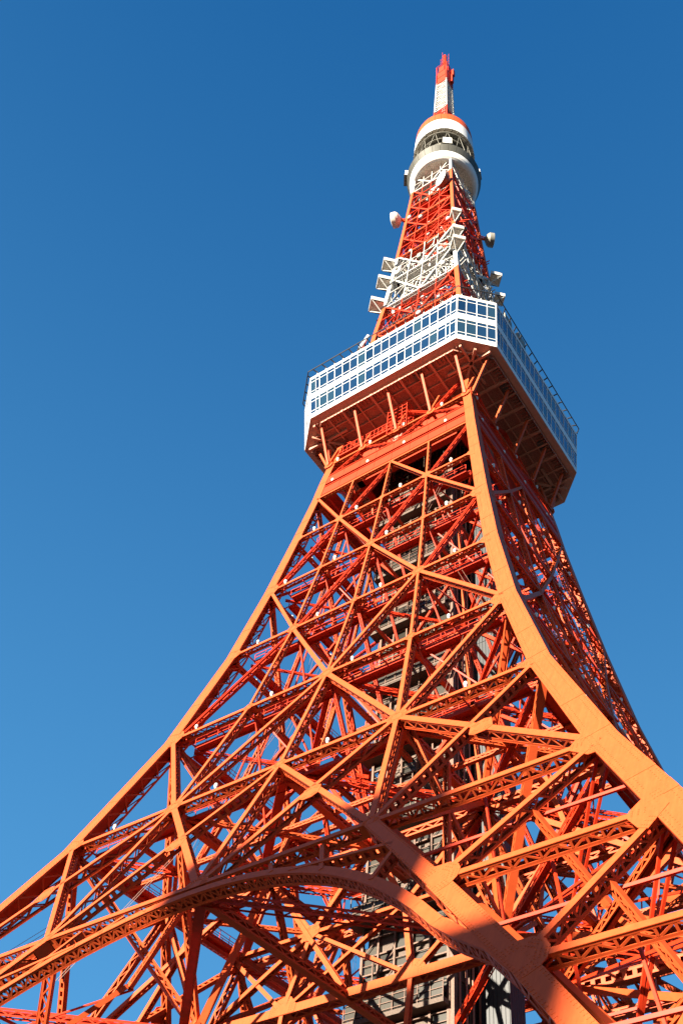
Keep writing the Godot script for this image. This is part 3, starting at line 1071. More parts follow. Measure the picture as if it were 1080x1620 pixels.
func upper_tower() -> void:
	var lv: Array[float] = [152.0, 163.0, 174.0, 184.5, 195.5, 205.0, 213.5, 221.5, 229.0, 237.0, 243.6]
	for f in 4:
		for i in range(lv.size() - 1):
			var h0 := lv[i]
			var h1 := lv[i + 1]
			var w0 := wid(h0)
			var w1 := wid(h1)
			var mc := paint_at((h0 + h1) * 0.5)
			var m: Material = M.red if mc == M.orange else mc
			var s := lerpf(0.95, 0.6, (h0 - 152.0) / 90.0)
			var mb := Mesher.new()
			var a := turn(f, P(w0 - s * 0.5, h0, w0 - s * 0.5))
			var b := turn(f, P(w1 - s * 0.5, h1, w1 - s * 0.5))
			mb.bar(a, b, turn(f, Vector3(0, 0, 1)), s, s)
			part(tower, "corner_chord", mb, mc)
			var nrm := fnormal(f, (h0 + h1) * 0.5)
			var l0 := turn(f, P(-w0 + s, h0, w0 - 0.1))
			var r0 := turn(f, P(w0 - s, h0, w0 - 0.1))
			var l1 := turn(f, P(-w1 + s, h1, w1 - 0.1))
			var r1 := turn(f, P(w1 - s, h1, w1 - 0.1))
			var mid1 := (l1 + r1) * 0.5
			var mid0 := (l0 + r0) * 0.5
			if i > 0:
				lattice(tower, "horizontal_girder", l0, r0, nrm, 0.36, 0.5, 0, mc)
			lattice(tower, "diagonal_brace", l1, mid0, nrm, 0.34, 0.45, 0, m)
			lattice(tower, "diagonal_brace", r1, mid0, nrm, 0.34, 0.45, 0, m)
			var tb := Mesher.new()
			tb.bar(mid0, mid1, nrm, 0.16, 0.16)
			tb.bar((l1 + mid1) * 0.5, (l1 + mid0) * 0.5, nrm, 0.14, 0.14)
			tb.bar((r1 + mid1) * 0.5, (r1 + mid0) * 0.5, nrm, 0.14, 0.14)
			tb.bar((l0 + mid0) * 0.5, (l1 + mid0) * 0.5, nrm, 0.14, 0.14)
			tb.bar((r0 + mid0) * 0.5, (r1 + mid0) * 0.5, nrm, 0.14, 0.14)
			tb.bar((l0 + l1) * 0.5, (l1 + mid0) * 0.5, nrm, 0.12, 0.12)
			tb.bar((r0 + r1) * 0.5, (r1 + mid0) * 0.5, nrm, 0.12, 0.12)
			tb.bar(l0, (l1 + mid0) * 0.5, nrm, 0.12, 0.12)
			tb.bar(r0, (r1 + mid0) * 0.5, nrm, 0.12, 0.12)
			tb.bar((l0 + l1) * 0.5, (r0 + r1) * 0.5, nrm, 0.2, 0.2)
			if h0 > 170.0 and h0 < 206.0:
				for q in 90:
					var e0 := turn(f, P(rng.randf_range(-0.9, 0.9) * w0, rng.randf_range(h0, h1), w1 - rng.randf_range(0.2, 2.6)))
					tb.bar(e0, e0 + turn(f, Vector3(rng.randf_range(-2.8, 2.8), rng.randf_range(-1.8, 2.6), rng.randf_range(-0.8, 0.5))), nrm, 0.15, 0.15)
			part(tower, "bracing_bars", tb, m).set_meta("kind", "stuff")
			# an inner frame of thin bars behind the outer bracing
			if h0 < 205.0:
				var nb := Mesher.new()
				var d0 := w0 - 2.4
				var d1 := w1 - 2.4
				for c in 4:
					var x0 := lerpf(-d0, d0, c / 4.0)
					var x1 := lerpf(-d0, d0, (c + 1) / 4.0)
					var y0 := lerpf(-d1, d1, c / 4.0)
					var y1 := lerpf(-d1, d1, (c + 1) / 4.0)
					nb.bar(turn(f, P(x0, h0, d0)), turn(f, P(y1, h1, d1)), nrm, 0.15, 0.12)
					nb.bar(turn(f, P(x1, h0, d0)), turn(f, P(y0, h1, d1)), nrm, 0.15, 0.12)
					nb.bar(turn(f, P(x0, h0, d0)), turn(f, P(y0, h1, d1)), nrm, 0.2, 0.2)
				for y in [0.0, 0.34, 0.67]:
					nb.bar(turn(f, P(-lerpf(d0, d1, y), lerpf(h0, h1, y), lerpf(d0, d1, y))), turn(f, P(lerpf(d0, d1, y), lerpf(h0, h1, y), lerpf(d0, d1, y))), Vector3.UP, 0.2, 0.22)
				part(tower, "inner_frame", nb, m)
			# platform edges and rails inside every level
			if i > 0 and i < lv.size() - 2:
				var pb := Mesher.new()
				pb.slab(turn(f, P(0, h0 - 0.3, w0 - 1.3)), turn(f, Vector3(w0 - 0.9, 0, 0)), Vector3(0, 0.08, 0), turn(f, Vector3(0, 0, 0.7)))
				for y in [0.4, 0.95]:
					pb.bar(turn(f, P(-w0 + 0.8, h0 + y, w0 - 0.6)), turn(f, P(w0 - 0.8, h0 + y, w0 - 0.6)), Vector3.UP, 0.07, 0.07)
				part(tower, "service_platform", pb, m)
	# core of panels inside
	for i in 22:
		var h0 := 152.5 + i * 4.0
		var m: Material = M.red if paint_at(h0 + 2.0) == M.orange else M.white
		for f in 4:
			var mb := Mesher.new()
			mb.slab(turn(f, P(0.0, h0 + 2.0, 2.4)), turn(f, Vector3(2.34, 0, 0)), Vector3(0, 1.94, 0), turn(f, Vector3(0, 0, 0.06)))
			if h0 > 203.0:
				part(tower, "core_panel", mb, m)
		var pb := Mesher.new()
		for q in [Vector2(2.45, 2.45), Vector2(-2.45, 2.45), Vector2(2.45, -2.45), Vector2(-2.45, -2.45), Vector2(3.3, 1.2), Vector2(-3.4, 2.0)]:
			if h0 < 236.0:
				pb.bar(P(q.x, h0, q.y), P(q.x, h0 + 4.0, q.y), Vector3.RIGHT, 0.25, 0.25)
		part(tower, "core_post", pb, m)
	# relay units and small drums hung in the lattice
	for i in 250:
		var h := rng.randf_range(155.0, 236.0) if i < 110 else rng.randf_range(172.0, 208.0)
		var w := wid(h)
		var f := rng.randi_range(0, 3)
		var p := turn(f, P(rng.randf_range(-0.85, 0.85) * w, h, w - rng.randf_range(-0.2, 2.2)))
		var mb := Mesher.new()
		var nrm := fnormal(f, h)
		if i % 3 == 0:
			var rr := rng.randf_range(0.3, 0.62)
			mb.lathe(p, nrm, [Vector2(0.0, 0.5), Vector2(rr * 0.7, 0.42), Vector2(rr, 0.25), Vector2(rr, -0.1), Vector2(rr * 0.4, -0.4), Vector2(0.0, -0.4)], 12)
			part(tower, "drum_antenna", mb, M.white)
		else:
			mb.slab(p, turn(f, Vector3(rng.randf_range(0.12, 0.4), 0, 0)), Vector3(0, rng.randf_range(0.3, 0.9), 0), turn(f, Vector3(0, 0, rng.randf_range(0.1, 0.3))))
			part(tower, "relay_box", mb, M.white if i % 2 == 0 else M.grey)
	# walls of the stub that carries the deck's roof machinery
	for f in 4:
		for i in 5:
			var mb := Mesher.new()
			mb.slab(turn(f, P(lerpf(-8.0, 8.0, (i + 0.5) / 5.0), 155.0, 8.6)), turn(f, Vector3(1.5, 0, 0)), Vector3(0, 1.6 + 0.5 * (i % 2), 0), turn(f, Vector3(0, 0, 0.5)))
			part(tower, "roof_plant_box", mb, M.red if i % 2 == 0 else M.white)
	# antenna platforms on three corners
	for c in [[0, 207.5, 1.3], [0, 197.8, 1.5], [0, 192.3, 1.6], [3, 201.5, 1.6], [3, 194.0, 1.7], [3, 185.0, 1.8], [1, 206.0, 1.7], [1, 198.0, 1.5], [1, 188.0, 1.5]]:
		platform(c[0], c[1], c[2])

func platform(f: int, h: float, s0: float) -> void:
	var s := s0 * 0.68
	var w := wid(h)
	var dir := turn(f, Vector3(1, 0, 1).normalized())
	var side := dir.cross(Vector3.UP)
	var c := turn(f, P(w, h, w)) + dir * s * 0.9
	var pl := sub(tower, "antenna_platform")
	var mb := Mesher.new()
	mb.slab(c, dir * s, Vector3(0, 0.1, 0), side * s * 1.05)
	part(pl, "deck_plate", mb, M.bowl)
	var rb := Mesher.new()
	rb.slab(c + dir * s + Vector3(0, 0.5, 0), side * s * 1.05, Vector3(0, 0.5, 0), dir * 0.05)
	for q in [-1.0, 1.0]:
		rb.slab(c + side * q * s * 1.05 + Vector3(0, 0.5, 0), dir * s, Vector3(0, 0.5, 0), side * 0.05)
	part(pl, "parapet", rb, M.white)
	var tb := Mesher.new()
	for q in [-1.0, 1.0]:
		tb.bar(c + dir * s * 0.9 + side * q * s, c - dir * s * 0.9 - Vector3(0, s * 1.5, 0), dir, 0.16, 0.16)
		tb.bar(c + dir * s * 0.9 + side * q * s, c - dir * s * 0.9 + side * q * s, Vector3.UP, 0.2, 0.2)
	part(pl, "strut", tb, M.white)
	var eb := Mesher.new()
	eb.lathe(c + Vector3(0, 1.1, 0), dir, [Vector2(0, 0.7), Vector2(0.5, 0.65), Vector2(0.75, 0.4), Vector2(0.75, -0.3), Vector2(0, -0.5)], 14)
	part(pl, "drum_antenna", eb, M.white)

# ------------------------------------------------------------------ top deck
func ring_panel(mb: Mesher, a0: float, a1: float, r0: float, h0: float, r1: float, h1: float, t: float) -> void:
	var pt := func(a: float, r: float, h: float) -> Vector3: return P(sin(a) * r, h, cos(a) * r)
	var k := 3
	for i in k:
		var b0 := lerpf(a0, a1, float(i) / k)
		var b1 := lerpf(a0, a1, float(i + 1) / k)
		var cen: Vector3 = pt.call((b0 + b1) * 0.5, (r0 + r1) * 0.5 - t * 0.5, (h0 + h1) * 0.5)
		mb.autoquad(pt.call(b0, r0, h0), pt.call(b1, r0, h0), pt.call(b1, r1, h1), pt.call(b0, r1, h1), cen)
		mb.autoquad(pt.call(b0, r0 - t, h0), pt.call(b1, r0 - t, h0), pt.call(b1, r1 - t, h1), pt.call(b0, r1 - t, h1), cen)
		mb.autoquad(pt.call(b0, r0, h0), pt.call(b1, r0, h0), pt.call(b1, r0 - t, h0), pt.call(b0, r0 - t, h0), cen)
		mb.autoquad(pt.call(b0, r1, h1), pt.call(b1, r1, h1), pt.call(b1, r1 - t, h1), pt.call(b0, r1 - t, h1), cen)
	for a in [a0, a1]:
		mb.quad(pt.call(a, r0, h0), pt.call(a, r1, h1), pt.call(a, r1 - t, h1), pt.call(a, r0 - t, h0), Vector3(cos(a), 0, -sin(a)) * (1.0 if a == a1 else -1.0))

func top_deck() -> void:
	var d := sub(tower, "upper_deck")
	var n := 28
	for i in n:
		var a0 := TAU * i / n + 0.004
		var a1 := TAU * (i + 1) / n - 0.004
		var mb := Mesher.new()
		ring_panel(mb, a0, a1, 6.9, 265.25, 6.72, 269.0, 0.25)
		part(d, "orange_panel", mb, M.plate)
		var wb := Mesher.new()
		ring_panel(wb, a0 + 0.001, a1 - 0.001, 7.12, 259.2, 6.9, 265.2, 0.25)
		part(d, "white_panel", wb, M.wall)
		var gb := Mesher.new()
		ring_panel(gb, a0, a1, 7.75, 244.7, 8.35, 246.7, 0.2)
		part(d, "walkway_panel", gb, M.drab)
		var tb := Mesher.new()
		var am := (a0 + a1) * 0.5
		var dr := Vector3(sin(am), 0, cos(am))
		tb.bar(P(dr.x * 3.6, 259.0, dr.z * 3.6), P(dr.x * 6.95, 259.0, dr.z * 6.95), Vector3.UP, 0.16, 0.5)
		part(d, "radial_beam", tb, M.grey)
		var xb := Mesher.new()
		var e0 := Vector3(sin(a0), 0, cos(a0))
		var e1 := Vector3(sin(a1), 0, cos(a1))
		xb.bar(P(e0.x * 7.4, 246.8, e0.z * 7.4), P(e1.x * 6.4, 258.8, e1.z * 6.4), dr, 0.09, 0.09) if i % 2 == 0 else xb.bar(P(e1.x * 7.4, 246.8, e1.z * 7.4), P(e0.x * 6.4, 258.8, e0.z * 6.4), dr, 0.09, 0.09)
		xb.bar(P(e0.x * 6.7, 257.8, e0.z * 6.7), P(e1.x * 6.7, 257.8, e1.z * 6.7), Vector3.UP, 0.16, 0.16)
		xb.bar(P(e0.x * 6.2, 255.5, e0.z * 6.2), P(e1.x * 6.2, 255.5, e1.z * 6.2), Vector3.UP, 0.18, 0.18)
		xb.bar(P(e0.x * 5.1, 258.4, e0.z * 5.1), P(e1.x * 5.1, 258.4, e1.z * 5.1), Vector3.UP, 0.16, 0.16)
		part(d, "truss_bar", xb, M.grey)
	var rb := Mesher.new()
	rb.lathe(P(0, 0, 0), Vector3.UP, [Vector2(0, 268.6), Vector2(6.6, 268.6)], 56, false)
	part(d, "drum_roof", rb, M.grey)
	var ub := Mesher.new()
	ub.lathe(P(0, 0, 0), Vector3.UP, [Vector2(6.0, 259.35), Vector2(0, 259.35)], 56, false)
	part(d, "drum_floor", ub, M.grey)
	var ab := Mesher.new()
	ab.lathe(P(0, 0, 0), Vector3.UP, [Vector2(6.95, 259.25), Vector2(6.0, 259.3)], 56, false)
	part(d, "drum_soffit", ab, M.bowl)
	var cb := Mesher.new()
	cb.lathe(P(0, 0, 0), Vector3.UP, [Vector2(4.3, 246.5), Vector2(4.3, 259.3)], 32)
	part(d, "inner_drum", cb, M.grey)
	var fb := Mesher.new()
	fb.lathe(P(0, 0, 0), Vector3.UP, [Vector2(8.1, 246.55), Vector2(4.0, 246.55)], 56, false)
	fb.lathe(P(0, 0, 0), Vector3.UP, [Vector2(6.0, 244.75), Vector2(7.7, 244.72)], 56, false)
	part(d, "walkway_floor", fb, M.grey)
	var bb := Mesher.new()
	bb.lathe(P(0, 0, 0), Vector3.UP, [Vector2(6.35, 242.75), Vector2(6.8, 242.85), Vector2(7.2, 243.15), Vector2(7.5, 243.65), Vector2(7.66, 244.25), Vector2(7.72, 244.9)], 72)
	part(d, "bowl_edge", bb, M.wall)
	for i in 14:
		var sb := Mesher.new()
		var a0 := TAU * i / 14.0 + 0.004
		var a1 := TAU * (i + 1) / 14.0 - 0.004
		for q in 4:
			var b0 := lerpf(a0, a1, q / 4.0)
			var b1 := lerpf(a0, a1, (q + 1) / 4.0)
			sb.quad(P(sin(b0) * 1.0, 243.1, cos(b0) * 1.0), P(sin(b1) * 1.0, 243.1, cos(b1) * 1.0), P(sin(b1) * 6.45, 242.8, cos(b1) * 6.45), P(sin(b0) * 6.45, 242.8, cos(b0) * 6.45), Vector3.DOWN)
		part(d, "bowl_panel", sb, M.bowl)
	# equipment housings on the walkway
	for q in [[deg_to_rad(37.0), 7.2, 249.6, 1.0, 1.7], [deg_to_rad(-56.0), 8.0, 248.4, 1.1, 1.3], [deg_to_rad(112.0), 7.5, 248.0, 0.8, 0.8], [deg_to_rad(190.0), 7.6, 249.0, 1.0, 1.5]]:
		var dr := Vector3(sin(q[0]), 0, cos(q[0]))
		var sd := dr.cross(Vector3.UP)
		var c := P(dr.x * q[1], q[2], dr.z * q[1])
		var hb := Mesher.new()
		hb.slab(c, sd * q[3], Vector3(0, q[4], 0), dr * 0.8)
		hb.slab(c + Vector3(0, q[4] + 0.25, 0), sd * q[3] * 0.8, Vector3(0, 0.25, 0), dr * 0.6)
		part(d, "equipment_housing", hb, M.wall)
		var kb := Mesher.new()
		kb.slab(c - Vector3(0, q[4] + 0.12, 0), sd * q[3] * 1.15, Vector3(0, 0.1, 0), dr * 1.0)
		part(d, "housing_bracket", kb, M.grey)

func mast() -> void:
	var m := sub(tower, "antenna_mast")
	var mw := func(h: float) -> float: return lerpf(2.0, 1.4, (h - 269.0) / 43.0)
	var secs: Array[float] = [268.0, 272.0, 277.0, 282.0, 287.0, 291.0, 295.0, 299.0, 303.0, 307.0]
	for i in range(secs.size() - 1):
		var h0 := secs[i]
		var h1 := secs[i + 1]
		var c: Material = M.red if h0 < 286.0 else M.white
		for f in 4:
			var lb := Mesher.new()
			var w0: float = mw.call(h0)
			var w1: float = mw.call(h1)
			lb.bar(turn(f, P(w0, h0, w0)), turn(f, P(w1, h1, w1)), turn(f, Vector3(0, 0, 1)), 0.34, 0.34)
			part(m, "mast_leg", lb, c)
			var xb := Mesher.new()
			var cnt := 3
			for k in cnt:
				var ha := lerpf(h0, h1, float(k) / cnt)
				var hb := lerpf(h0, h1, float(k + 1) / cnt)
				var wa: float = mw.call(ha)
				var wb: float = mw.call(hb)
				xb.bar(turn(f, P(-wa, ha, wa)), turn(f, P(wa, ha, wa)), Vector3.UP, 0.14, 0.26)
				if k % 2 == 0:
					xb.bar(turn(f, P(-wa, ha, wa)), turn(f, P(wb, hb, wb)), turn(f, Vector3(0, 0, 1)), 0.2, 0.1)
				else:
					xb.bar(turn(f, P(wa, ha, wa)), turn(f, P(-wb, hb, wb)), turn(f, Vector3(0, 0, 1)), 0.2, 0.1)
			part(m, "mast_lacing", xb, c)
		var ib := Mesher.new()
		ib.bar(P(0, h0, 0), P(0, h1, 0), Vector3.RIGHT, 0.5, 0.5)
		part(m, "mast_core", ib, M.grey if h0 > 286.0 else M.red)
	# orange head with panels, then the slim spire
	for f in 4:
		for k in 3:
			var pb := Mesher.new()
			var hw := 1.25 if k < 2 else 0.8
			pb.slab(turn(f, P(0, 308.4 + k * 4.0, 1.5)), turn(f, Vector3(hw, 0, 0)), Vector3(0, 1.85, 0), turn(f, Vector3(0, 0, 0.1)))
			part(m, "antenna_panel", pb, M.red)
	var hb := Mesher.new()
	hb.box(P(0, 312.5, 0), Vector3(2.3, 11.5, 2.3))
	hb.box(P(0, 306.3, 0), Vector3(3.4, 0.4, 3.4))
	part(m, "mast_head", hb, M.red)
	var rb := Mesher.new()
	for f in 4:
		for y in [320.2, 321.2]:
			rb.bar(turn(f, P(-1.5, y - 1.2, 1.5)), turn(f, P(1.5, y - 1.2, 1.5)), Vector3.UP, 0.1, 0.1)
		rb.bar(turn(f, P(1.55, 306.5, 1.55)), turn(f, P(1.55, 319.5, 1.55)), Vector3.RIGHT, 0.18, 0.18)
	part(m, "head_railing", rb, M.red)
	var sb := Mesher.new()
	sb.rod(P(0, 318.0, 0), P(0, 330.3, 0), 0.62, 0.52, 10)
	sb.rod(P(0, 330.3, 0), P(0, 331.6, 0), 0.2, 0.1, 8)
	part(m, "spire", sb, M.red)
	for i in 5:
		var db := Mesher.new()
		for q in 4:
			var dr := turn(q, Vector3(1, 0, 0))
			db.bar(P(0, 319.8 + i * 2.3, 0), P(0, 319.8 + i * 2.3, 0) + dr * 1.2, Vector3.UP, 0.06, 0.06)
			db.bar(P(0, 319.0 + i * 2.3, 0) + dr * 1.25, P(0, 321.0 + i * 2.3, 0) + dr * 1.25, dr, 0.07, 0.07)
		part(m, "dipole_ring", db, M.red)
	var eb := Mesher.new()
	eb.box(P(1.9, 311.0, -0.6), Vector3(0.7, 5.0, 0.9))
	eb.box(P(2.1, 315.5, -0.8), Vector3(0.8, 4.0, 0.8))
	part(m, "side_antenna", eb, M.red)

# ------------------------------------------------------------------ inner shafts
func lift_core() -> void:
	var c := thing("lift_core", "boxy lift shaft with olive panels and beige frames inside the lattice tower", "lift shaft", Vector3(0, 0, 0))
	var x0 := -5.6
	var x1 := 4.7
	var zf := 5.6
	var zb := -5.0
	var top := 141.0
	var wb := Mesher.new()
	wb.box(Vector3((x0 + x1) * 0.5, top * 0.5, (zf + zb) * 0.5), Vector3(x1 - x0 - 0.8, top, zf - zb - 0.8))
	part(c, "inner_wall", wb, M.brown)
	var rows := 56
	var rh := 2.0
	var base := 29.0
	var xs: Array[float] = [-5.6, -3.6, -1.6, 0.5, 2.6, 4.7]
	for r in rows:
		var y := base + r * rh
		for i in 5:
			var roll := rng.randf()
			if roll < 0.2:
				continue
			var mb := Mesher.new()
			var back := 0.22 + 0.12 * rng.randf()
			var hh := rh * (0.94 if roll < 0.75 else 0.55)
			mb.slab(Vector3((xs[i] + xs[i + 1]) * 0.5, y + hh * 0.5 + 0.05, zf - back), Vector3((xs[i + 1] - xs[i]) * 0.5 - 0.1, 0, 0), Vector3(0, hh * 0.5, 0), Vector3(0, 0, 0.05))
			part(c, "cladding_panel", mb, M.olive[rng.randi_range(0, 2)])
		var hb := Mesher.new()
		hb.box(Vector3((x0 + x1) * 0.5, y, zf - 0.05), Vector3(x1 - x0, 0.16, 0.22))
		hb.box(Vector3(x1 - 0.05, y, (zf + zb) * 0.5), Vector3(0.22, 0.16, zf - zb - 0.3))
		if r % 2 == 0:
			hb.box(Vector3((x0 + x1) * 0.5, y + rh * 0.52, zf - 0.04), Vector3(x1 - x0, 0.08, 0.1))
		# light bracing and pipes
		var i2 := rng.randi_range(0, 4)
		hb.bar(Vector3(xs[i2], y, zf + 0.05), Vector3(xs[i2 + 1], y + rh, zf + 0.05), Vector3(0, 0, 1), 0.1, 0.06)
		if rng.randf() < 0.5:
			var xx := rng.randf_range(x0 + 0.5, x1 - 0.5)
			hb.bar(Vector3(xx, y, zf + 0.12), Vector3(xx, y + rh * 2.0, zf + 0.12), Vector3(0, 0, 1), 0.12, 0.12)
		part(c, "frame_rail", hb, M.beige)
	for i in 6:
		var cb := Mesher.new()
		cb.box(Vector3(xs[i], top * 0.5, zf + 0.0), Vector3(0.3 if i % 5 == 0 else 0.2, top, 0.3))
		part(c, "frame_column", cb, M.beige)
	for z in [1.8, -2.0, -5.0]:
		var cb2 := Mesher.new()
		cb2.box(Vector3(x1, top * 0.5, z), Vector3(0.26, top, 0.26))
		part(c, "frame_column", cb2, M.beige)
	var db := Mesher.new()
	db.box(Vector3(x1 + 0.3, top * 0.5, zf - 0.2), Vector3(0.7, top, 0.6))
	part(c, "corner_duct", db, M.beige)
	# pipes on the dark right-hand side
	for i in 5:
		var pb := Mesher.new()
		pb.rod(Vector3(x1 + 0.25, 0, 4.0 - i * 1.3), Vector3(x1 + 0.25, top, 4.0 - i * 1.3), 0.12, 0.12, 8)
		part(c, "riser_pipe", pb, M.beam)
	# stepped landings with railings
	for L in [[122.0, 5.5], [110.5, 4.0], [99.8, 7.0], [89.5, 3.0], [78.8, 5.0], [67.5, 3.0], [57.0, 5.0], [46.0, 4.0]]:
		var h: float = L[0]
		var o: float = 1.25
		var lb := Mesher.new()
		lb.box(Vector3(-0.9, h + G, zf + o * 0.5 - 0.2), Vector3(x1 - x0 + 1.2, 0.5, o + 0.4))
		part(c, "landing_slab", lb, M.brown)
		var kb := Mesher.new()
		var zz := zf + o - 0.05
		for y in [0.5, 1.2, 1.9, 3.2]:
			kb.box(Vector3(-0.9, h + G + y, zz), Vector3(x1 - x0 + 1.2, 0.07, 0.07))
		for i in 9:
			kb.box(Vector3(lerpf(-6.6, 4.8, i / 8.0), h + G + 1.7, zz), Vector3(0.09, 3.2, 0.09))
		part(c, "landing_railing", kb, M.beige)
		for i in 4:
			var pb2 := Mesher.new()
			pb2.box(Vector3(lerpf(-5.2, 3.4, i / 3.0), h + G + 1.25 + 0.2 * (i % 2), zz - 0.1), Vector3(2.6, 1.7 + 0.4 * (i % 2), 0.05))
			part(c, "landing_panel", pb2, M.olive[i % 3])

func stair_shaft() -> void:
	var s := thing("stair_shaft", "slate blue ribbed stair shaft behind the right side of the lift core", "stair shaft")
	var c := Vector3(6.95, 0, -0.9)
	var hw := 1.55
	var n := 7
	var rows := 15
	for r in rows:
		var y0 := 30.0 + r * 7.6
		for f in 4:
			for i in n:
				var mb := Mesher.new()
				var x := lerpf(-hw, hw, (i + 0.5) / n)
				mb.slab(c + turn(f, Vector3(x, 0, hw)) + Vector3(0, y0 + 3.77, 0), turn(f, Vector3(hw / n - 0.03, 0, 0)), Vector3(0, 3.76, 0), turn(f, Vector3(0, 0, 0.06)))
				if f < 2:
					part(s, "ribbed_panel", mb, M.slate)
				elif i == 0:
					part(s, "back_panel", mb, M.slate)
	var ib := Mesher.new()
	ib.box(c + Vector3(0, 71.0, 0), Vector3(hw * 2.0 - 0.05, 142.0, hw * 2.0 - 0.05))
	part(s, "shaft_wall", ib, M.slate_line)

# ------------------------------------------------------------------ lamps, cables, dishes
func lamps() -> void:
	var gm := Mesher.new()
	gm.lathe(Vector3.ZERO, Vector3.UP, [Vector2(0.26, 0.0), Vector2(0.36, 0.12), Vector2(0.36, 0.55), Vector2(0.28, 0.75), Vector2(0.12, 0.86), Vector2(0.0, 0.88)], 14)
	gm.lathe(Vector3.ZERO, Vector3.DOWN, [Vector2(0.2, 0.3), Vector2(0.0, 0.3)], 10)
	gm.lathe(Vector3.ZERO, Vector3.UP, [Vector2(0.2, -0.3), Vector2(0.26, 0.0)], 12)
	var lm := gm.mesh()
	var us: Array[float] = [-0.8, -0.33, 0.14, 0.66]
	for f in 4:
		for k in range(-1, 6):
			var h := 134.0 if k == -1 else LEVEL[k]
			if k == 0:
				h = 128.0
			var w := wid(h)
			for u in us:
				if k >= 5 and f > 1:
					continue
				var o := MeshInstance3D.new()
				o.name = "lamp"
				o.mesh = lm
				o.material_override = M.lamp
				o.position = turn(f, P((u + 0.05 * (k % 2)) * w, h + 0.45, w - 0.15))
				o.scale = Vector3.ONE * (0.66 if k < 3 else 0.55)
				tower.add_child(o, true)

func cables() -> void:
	for i in 26:
		var f := i % 4
		var k := 1 + (i * 7) % 5
		var h := LEVEL[k]
		var w := wid(h) - rng.randf_range(1.0, 4.0)
		var u := rng.randf_range(-0.85, 0.85)
		var a := turn(f, P(u * w, h, w))
		var kk := mini(k + 1 + i % 2, 7)
		var w2 := wid(LEVEL[kk]) - rng.randf_range(1.0, 6.0)
		var b := turn(f, P((u + rng.randf_range(-0.35, 0.35)) * w2, LEVEL[kk], w2))
		var mb := Mesher.new()
		for s in [0.0, 0.5]:
			mb.rod(a + turn(f, Vector3(s, 0, 0)), b + turn(f, Vector3(s, 0, 0)), 0.025, 0.025, 4, false)
		part(tower, "cable", mb, M.pink)

func dish(called: String, label: String, at: Vector3, dir: Vector3, r: float, back: Vector3, shell: Material) -> void:
	var t := thing(called, label, "dish antenna", at, "dish antennas on the upper tower")
	var mb := Mesher.new()
	mb.lathe(Vector3.ZERO, dir, [Vector2(0, -1.5), Vector2(r * 0.3, -1.45), Vector2(r * 0.8, -0.95), Vector2(r, -0.5), Vector2(r, 0.4)], 28)
	part(t, "drum", mb, shell)
	var fb := Mesher.new()
	fb.lathe(Vector3.ZERO, dir, [Vector2(r * 0.99, 0.38), Vector2(r * 0.6, 0.62), Vector2(0, 0.75)], 28)
	part(t, "radome", fb, M.wall)
	var sb := Mesher.new()
	sb.bar(-dir * 1.3, back - at, Vector3.UP, 0.4, 0.5)
	sb.bar(-dir * 0.6 + Vector3(0, r * 0.5, 0), back - at + Vector3(0, 1.2, 0), Vector3.UP, 0.16, 0.16)
	part(t, "mounting_arm", sb, M.orange)

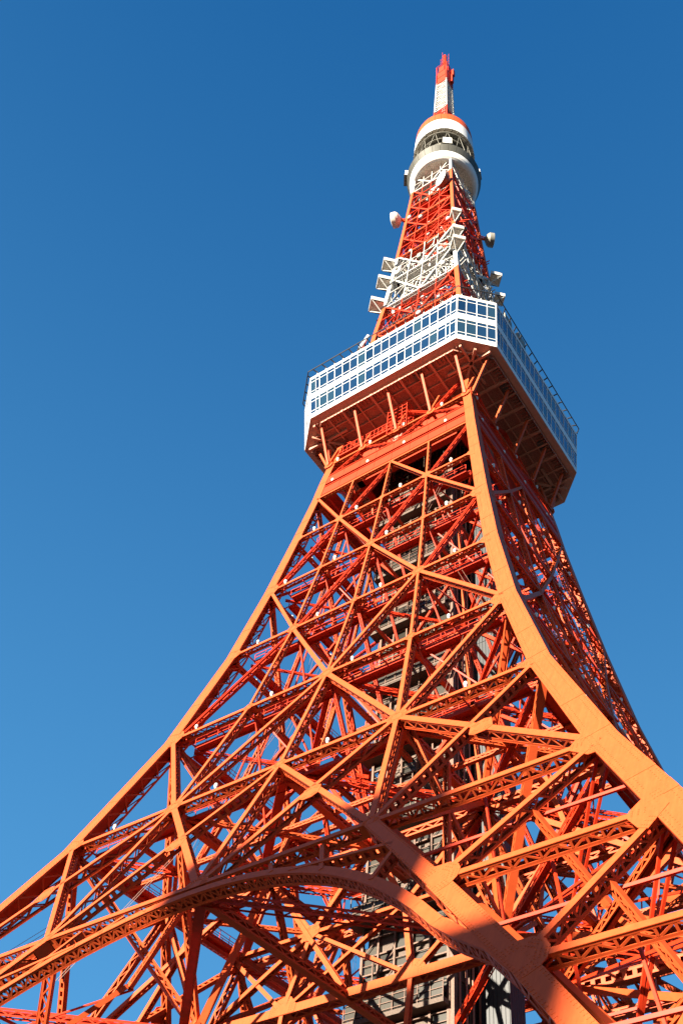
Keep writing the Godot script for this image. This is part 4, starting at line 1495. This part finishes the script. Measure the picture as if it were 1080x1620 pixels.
func dishes() -> void:
	dish("dish_antenna", "round white dish antenna on the front edge just below the bowl-shaped upper deck", P(3.6, 230.4, 6.5), Vector3(-0.38, -0.12, 0.9).normalized(), 1.8, P(4.6, 230.5, 5.0), M.pink)
	dish("dish_antenna", "pale drum antenna sticking out left of the orange upper tower", P(-7.6, 222.6, 7.2), Vector3(-0.93, 0.05, 0.3).normalized(), 1.6, P(-5.8, 222.5, 5.8), M.bowl)
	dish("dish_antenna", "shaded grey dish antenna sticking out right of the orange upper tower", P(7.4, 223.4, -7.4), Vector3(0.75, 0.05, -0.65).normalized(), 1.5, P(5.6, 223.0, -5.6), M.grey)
	var p := thing("panel_antenna", "tilted white flat panel antenna standing on the deck roof behind the sunlit railing", "panel antenna", P(-5.4, 152.0, 16.2))
	var n := Vector3(-0.55, 0.25, 0.8).normalized()
	var sd := n.cross(Vector3.UP).normalized()
	var up := sd.cross(n)
	var mb := Mesher.new()
	mb.slab(Vector3(0, 4.3, 0), sd * 1.45, up * 2.5, n * 0.18)
	part(p, "face_panel", mb, M.wall)
	var fb := Mesher.new()
	for s in [-1.0, 1.0]:
		fb.bar(sd * s - n * 0.6, sd * s - n * 0.3 + Vector3(0, 4.6, 0), n, 0.16, 0.16)
		fb.bar(sd * s - n * 1.8, sd * s - n * 0.3 + Vector3(0, 4.6, 0), n, 0.12, 0.12)
	part(p, "stand", fb, M.pink)
	var i := 0
	for q in [[P(16.6, 152.0, 8.6), "grey relay cabinet on the deck roof nearest the front of its right edge"], [P(16.8, 152.0, 4.6), "grey relay cabinet on the deck roof further back along its right edge"]]:
		var c := thing("roof_cabinet", q[1], "cabinet", q[0], "cabinets on the deck roof")
		var cb := Mesher.new()
		cb.box(Vector3(0, 2.4, 0), Vector3(1.6, 3.4, 2.2))
		part(c, "housing", cb, M.grey)
		var tb := Mesher.new()
		tb.lathe(Vector3(0, 4.1, 0), Vector3.UP, [Vector2(0.7, 0), Vector2(0.75, 0.5), Vector2(0.5, 0.9), Vector2(0, 1.0)], 14)
		part(c, "radome", tb, M.wall)
		var lb := Mesher.new()
		for sx in [-0.6, 0.6]:
			for sz in [-0.9, 0.9]:
				lb.box(Vector3(sx, 0.3, sz), Vector3(0.15, 0.6, 0.15))
		part(c, "frame", lb, M.white)
		i += 1

# ------------------------------------------------------------------ the high-rises to the south-west whose shadow reaches the tower
func office_buildings() -> void:
	var el := deg_to_rad(16.0)
	var az := deg_to_rad(-7.0)
	var d := Vector3(sin(az), 0, cos(az))
	var dist := 260.0
	var rise := dist * tan(el)
	var list := [[Vector3(9.2, 48.8, 35.0), 24.6, "tall pale office block behind the viewer whose shadow falls on the arch"], [Vector3(27.8, 28.6, 43.0), 11.6, "lower pale office block with a slab on columns added above to shape its shadow"]]
	for q in list:
		var p: Vector3 = q[0] + d * dist
		var top: float = q[0].y + rise + G
		var w: float = q[1]
		var t := thing("office_building", q[2], "building", Vector3(p.x, 0, p.z + 12.0))
		var raised: bool = q[1] < 12.0
		var mb := Mesher.new()
		var body := top - 13.5 if raised else top
		mb.box(Vector3(0, body * 0.5, 0), Vector3(w, body, 24.0))
		if raised:                               # unseen slab on columns, added to shape the shadow on the leg
			var rb := Mesher.new()
			rb.box(Vector3(0, top - 3.2, 0), Vector3(w, 6.4, 24.0))
			part(t, "added_shadow_slab", rb, M.concrete)
			for sx in [-1.0, 1.0]:
				for sz in [-1.0, 1.0]:
					var cb := Mesher.new()
					cb.box(Vector3(sx * (w * 0.5 - 0.5), top - 10.0, sz * 11.0), Vector3(0.5, 7.2, 0.5))
					part(t, "added_column", cb, M.concrete)
		top = body
		part(t, "wall", mb, M.concrete)
		var floors_n := int(top / 3.9)
		for s in [-1.0, 1.0]:
			for k in range(1, floors_n):
				var wb := Mesher.new()
				wb.box(Vector3(0, k * 3.9, s * 12.02), Vector3(w - 1.2, 1.7, 0.1))
				part(t, "window_band", wb, M.glass)
